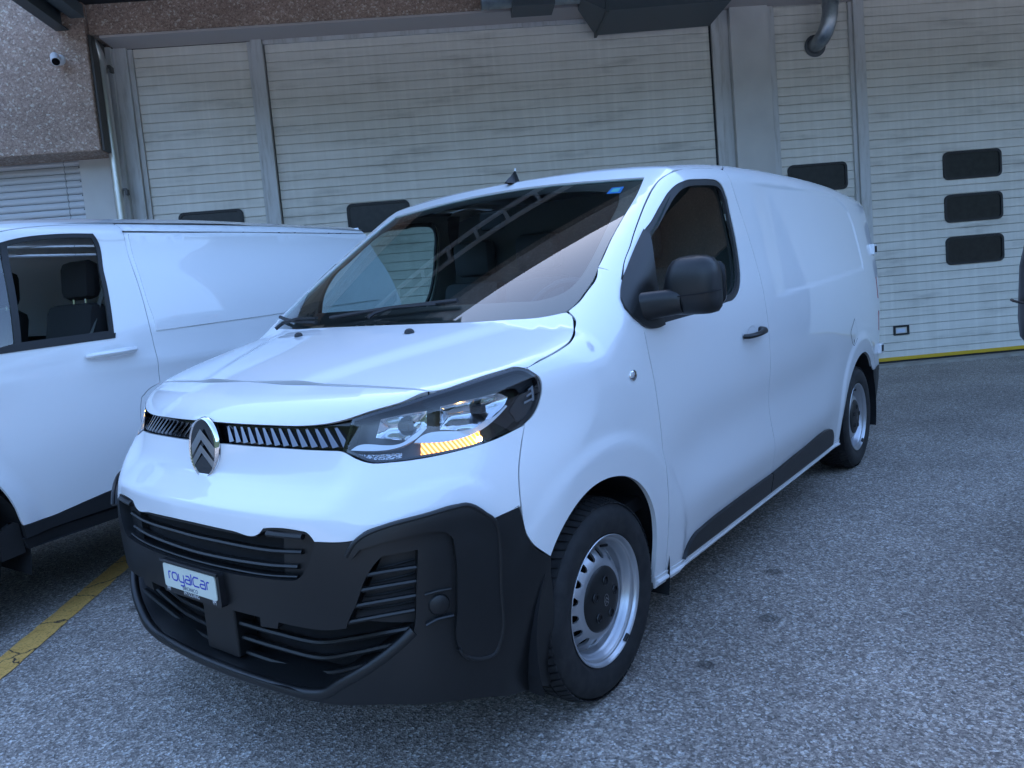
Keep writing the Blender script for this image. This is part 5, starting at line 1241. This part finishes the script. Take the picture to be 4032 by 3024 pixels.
# ---------------------------------------------------------------- the car at the left
A_ = math.radians(-4.); SO = Vector((-1.70, .5, 0)); SD = Vector((math.sin(A_), math.cos(A_), 0)); SN = Vector((math.cos(A_), -math.sin(A_), 0))
CAR = empty('off_road_car'); CAR.matrix_world = Matrix(((SD.x, -SN.x, 0, SO.x), (SD.y, -SN.y, 0, SO.y), (0, 0, 1, 0), (0, 0, 0, 1)))
tag(CAR, 'tall white off-road car with blanked rear side at the left edge, parked beside the van', 'car')
sprof = nspline([.2, .5, .8, 1.1, 1.3, 1.38, 1.6, 1.80, 1.88, 1.905], [-.06, -.02, 0, -.004, -.02, -.035, -.10, -.168, -.215, -.27])
def car_surf(uv):
    uv = np.asarray(uv, float); s_, z = uv[:, 0], uv[:, 1]
    cr = .012*np.exp(-((z-1.16)/.05)**2)*sstep(-.2, .6, s_)+.006*np.exp(-((z-1.845)/.008)**2)*sstep(.40, .42, s_)*-1
    ar = 0*s_
    for c0_ in (-.83, 1.62):
        d = np.hypot(s_-c0_, z-.39); ar = ar+.03*(1-sstep(.46, .60, d))
    bl = -.05*np.clip((s_-.6)/1.6, 0, 2)**2-.05*np.clip((-s_-.5)/1.2, 0, 2)**2
    x = sprof(z)+cr+ar+bl
    e = 1e-3; dz = (sprof(z+e)-sprof(z-e))/(2*e)
    P = np.stack([s_, -x, z], 1); Nn = np.stack([0*s_, -np.ones_like(s_), -(-dz)*-1*0-dz*-1*0+0*s_], 1)
    return P, Nn
def car_s(uv):
    e = 1e-3; P, _ = car_surf(uv); A, _ = car_surf(np.asarray(uv)+[e, 0]); B, _ = car_surf(np.asarray(uv)+[0, e])
    n_ = np.cross(A-P, B-P); n_ /= np.linalg.norm(n_, axis=1, keepdims=True); n_[n_[:, 1] > 0] *= -1
    return P, n_
CW = 1.88
M_SEAT = mat('black_seat_cloth', (.008, .008, .009), .85)
def car_s2(uv):
    P, n_ = car_s(uv); P = P.copy(); P[:, 1] = CW-P[:, 1]; n_ = n_.copy(); n_[:, 1] *= -1; return P, n_
M_CWH = mat('white_car_paint_cool', (.78, .79, .80), .35, coat=1.)
dseam = [(.409, 1.885), (.411, 1.838), (.400, 1.597), (.392, 1.338), (.391, 1.202), (.390, 1.045), (.331, 1.027), (.276, .988), (.260, .93), (.255, .786), (.262, .60), (.262, .548)]
dbot = [(.119, .563-.004), (-.043, .541), (-.149, .524), (-.23, .512), (-.378, .512)]
darch = [(-.385, .535), (-.4, .601), (-.42, .657), (-.46, .73), (-.53, .80), (-.62, .86)]
for sf, side_ in ((car_s, 1), (car_s2, -1)):
    cp = lambda name, m, outer, parent=CAR, **kw: panel(name, m, parent, sf, outer, **kw)[0]
    wn = [(.251, 1.835), (.266, 1.804), (.244, 1.626), (.216, 1.441), (.198, 1.321), (-.053, 1.314), (-.247, 1.309), (-.50, 1.298), (-.56, 1.34), (-.40, 1.62), (-.30, 1.755), (-.2, 1.792), (-.097, 1.817), (.005, 1.829), (.142, 1.836)]
    dtop_ = [(.409, 1.885), (.241, 1.881), (.025, 1.872), (-.08, 1.860), (-.20, 1.838), (-.33, 1.79), (-.46, 1.66), (-.62, 1.40), (-.66, 1.25), (-.64, .95)]
    dr = cp('door', M_CWH, dseam+dbot+darch+list(reversed(dtop_))[:-1], holes=[wn], h=.035, hb=.02, rim=.015)
    win_ = grow(wn, -.022)
    cp('window_seal', M_RUB, grow(wn, .004), dr, holes=[win_], h=.03, hb=.015, off=-.003, rim=.012)
    cp('quarter_glass', M_SG, [(-.20, 1.785), (-.275, 1.318), (-.50, 1.304), (-.545, 1.34), (-.39, 1.61), (-.29, 1.745)], dr, h=.05, off=-.01, rim=0)
    cp('window_divider', M_RUB, [(-.197, 1.788), (-.165, 1.793), (-.242, 1.318), (-.272, 1.316)], dr, h=.03, off=-.004, rim=.012)
    cp('belt_strip', M_RUB, [(.204, 1.328), (.196, 1.302), (-.25, 1.292), (-.55, 1.282), (-.56, 1.302), (-.25, 1.311)], dr, h=.03, off=.004, rim=.01)
    rp = [(.415, 1.840), (.404, 1.597), (.396, 1.338), (.395, 1.202), (.394, 1.045), (.333, 1.023), (.28, .985), (.264, .93), (.259, .786), (.268, .55), (1.16, .55), (1.20, .72), (1.36, .85), (1.62, .89), (1.88, .85), (2.02, .70), (2.06, .55), (2.42, .60), (2.46, 1.1), (2.44, 1.4), (2.30, 1.835)]
    cp('rear_side_panel', M_CWH, rp, h=.05, hb=.03, rim=.015)
    cp('blanked_window', M_CWH, [(.440, 1.832), (.428, 1.652), (.420, 1.447), (.426, 1.389), (.422, 1.315), (2.2, 1.36), (2.16, 1.80), (1.5, 1.832)], h=.05, off=.006, rim=.008)
    cp('roof_rail', M_CWH, [(.413, 1.849), (.411, 1.889), (1.0, 1.889), (2.26, 1.872), (2.29, 1.842)], h=.05, hb=.03, rim=.008)
    cp('front_roof_rail', M_CWH, [(.407, 1.889), (.241, 1.885), (.025, 1.876), (-.08, 1.864), (-.20, 1.842), (-.33, 1.794), (-.46, 1.664), (-.62, 1.404), (-.66, 1.40), (-.50, 1.70), (-.34, 1.84), (-.20, 1.875), (-.05, 1.891), (.2, 1.899), (.407, 1.901)], h=.04, rim=.01)
    cp('fender', M_CWH, [(-.665, 1.24), (-.645, .95), (-.625, .865), (-.72, .885), (-.83, .89), (-1.08, .85), (-1.24, .72), (-1.30, .55), (-1.55, .58), (-1.60, .95), (-1.5, 1.12), (-.9, 1.22)], h=.05, hb=.03, rim=.015)
    cp('sill_cladding', mat('sill_plastic', (.016, .017, .019), .5), [(.262, .546), (.119, .556), (-.043, .537), (-.149, .520), (-.23, .508), (-.378, .508), (-.371, .449), (.111, .471), (1.16, .47), (1.155, .546)], h=.035, off=.004, rim=.03)
    cp('side_step', M_BLACK, [(-.38, .445), (1.16, .467), (1.16, .42), (-.36, .39)], h=.05, off=-.01, rim=.05)
    cp('mud_flap', M_RUB, [(-.41, .53), (-.385, .515), (-.367, .371), (-.47, .36), (-.47, .50)], h=.03, off=-.03, rim=.02)
    # handle
    P, n_ = sf(np.array([(.155, 1.232)])); k = -1 if side_ > 0 else 1; y0 = P[0][1]
    b = MB(); b.lathe([(0, .004), (.05, .003), (.068, .0005)], 28, 'y'); b.v = [(.175+v[0]*1.1, y0-.002*1+k*v[1]*.2, 1.229+v[2]*.62) for v in b.v]; b.build('handle_cup', M_CWH, dr, smooth=True)
    b = MB(); b.tube([(.035, y0+k*.006, 1.229), (.05, y0+k*.032, 1.231), (.10, y0+k*.042, 1.233), (.19, y0+k*.044, 1.235), (.26, y0+k*.034, 1.237), (.282, y0+k*.006, 1.238)], [.014, .018, .020, .021, .021, .016], 12, flat=.8).build('door_handle', M_CWH, dr, smooth=True)
    b = MB(); b.lathe([(0, 0), (.0085, 0), (.0085, .004)], 14, 'y'); b.v = [(.262+v[0], y0+k*.0475+k*v[1]*-.5, 1.238+v[2]) for v in b.v]; b.build('key_hole', M_RUB, dr)
rs = MB()
V = []; F = []; xs = np.linspace(-.30, 2.27, 14)
for i, x in enumerate(xs):
    zc = np.interp(x, [-.30, -.1, .2, 1.0, 2.27], [1.862, 1.90, 1.918, 1.922, 1.888])
    for j in range(13):
        y = .235+(CW-.47)*j/12; q = (j/12-.5)*2; V.append((x, y, zc+.045*(1-q*q)-.022*abs(q)**8))
for i in range(13):
    for j in range(12): F.append((i*13+j, i*13+j+1, (i+1)*13+j+1, (i+1)*13+j))
mobj('roof', V, F, M_CWH, CAR, smooth=True)
MB().box((-1.55, .12, .62), (-.72, CW-.12, 1.17), .06).build('bonnet', M_CWH, CAR, smooth=True)
mobj('windscreen', [(-.70, .14, 1.20), (-.70, CW-.14, 1.20), (-.31, CW-.26, 1.865), (-.31, .26, 1.865)], [(0, 1, 2, 3)], M_WS, CAR)
mobj('tailgate', [(2.44, .12, .58), (2.44, CW-.12, .58), (2.46, CW-.13, 1.15), (2.26, CW-.26, 1.885), (2.26, .26, 1.885), (2.46, .13, 1.15)], [(0, 1, 2, 5), (5, 2, 3, 4)], M_CWH, CAR)
MB().box((-1.4, .30, .42), (2.3, CW-.30, .64)).box((-.36, .10, .44), (1.14, CW-.10, .62)).build('underbody', M_BLACK, CAR)
MB().box((.46, .20, .6), (.48, CW-.2, 1.32)).build('load_partition', M_BLACK, CAR)
for y in (.50, CW-.50):
    st = empty('seat', (0, 0, 0), CAR)
    MB().box((-.35, y-.25, .75), (.18, y+.25, .95), .06).build('seat_cushion', M_BLACK, st, smooth=True)
    V = MB(); V.box((-.07, y-.24, 0), (.07, y+.24, .60), .055, Matrix.Translation((.18, 0, .90)) @ Matrix.Rotation(.2, 4, 'Y')); V.build('seat_back', M_SEAT, st, smooth=True)
    V = MB(); V.box((-.05, y-.14, 0), (.05, y+.14, .21), .045, Matrix.Translation((.315, 0, 1.51)) @ Matrix.Rotation(.1, 4, 'Y')); V.build('headrest', M_SEAT, st, smooth=True)
    MB().tube([(.30, y-.06, 1.45), (.31, y-.06, 1.54)], .006, 6).tube([(.30, y+.06, 1.45), (.31, y+.06, 1.54)], .006, 6).build('headrest_rod', M_CHROME, st)
MB().tube([(.36, .30, 1.62), (.20, .27, 1.30), (.12, .25, 1.05)], .016, 6, flat=.25).build('seat_belt', mat('belt_webbing', (.06, .065, .06), .7), CAR)
MB().prism([(-.72, 1.18), (-.45, 1.24), (-.30, 1.16), (-.34, .8), (-.7, .8)], lambda u, v, t: (u, t, v), .16, CW-.16).build('dashboard', M_BLACK, CAR)
for cx in (-.83, 1.62):
    for y, k in ((.06, -1), (CW-.06, 1)):
        w = empty('wheel', (0, 0, 0), CAR)
        b = MB(); b.lathe([(.22, -.02), (.25, .0), (.31, .01), (.36, .0), (.38, -.03), (.385, -.12), (.38, -.2), (.33, -.23), (.22, -.22)], 56, 'y'); b.v = [(cx+v[0], y+k*v[1], .385+v[2]) for v in b.v]; b.build('tyre', M_TYRE, w, smooth=True)
        b = MB(); b.lathe([(0, -.03), (.06, -.03), (.10, -.05), (.18, -.04), (.21, -.01), (.222, -.005), (.222, -.1)], 40, 'y'); b.v = [(cx+v[0], y+k*v[1], .385+v[2]) for v in b.v]; b.build('rim', M_STEEL, w, smooth=True)
        V = []; n_ = 20
        for q in range(n_+1):
            a = math.radians(-15+210*q/n_)
            for yy in (y+k*.03, y-k*.40): V.append((cx+.485*math.cos(a), yy, .39+.485*math.sin(a)))
        mobj('wheel_housing', V, [(2*q, 2*q+1, 2*q+3, 2*q+2) for q in range(n_)]+[tuple(2*q+1 for q in range(n_+1))], M_BLACK, CAR)
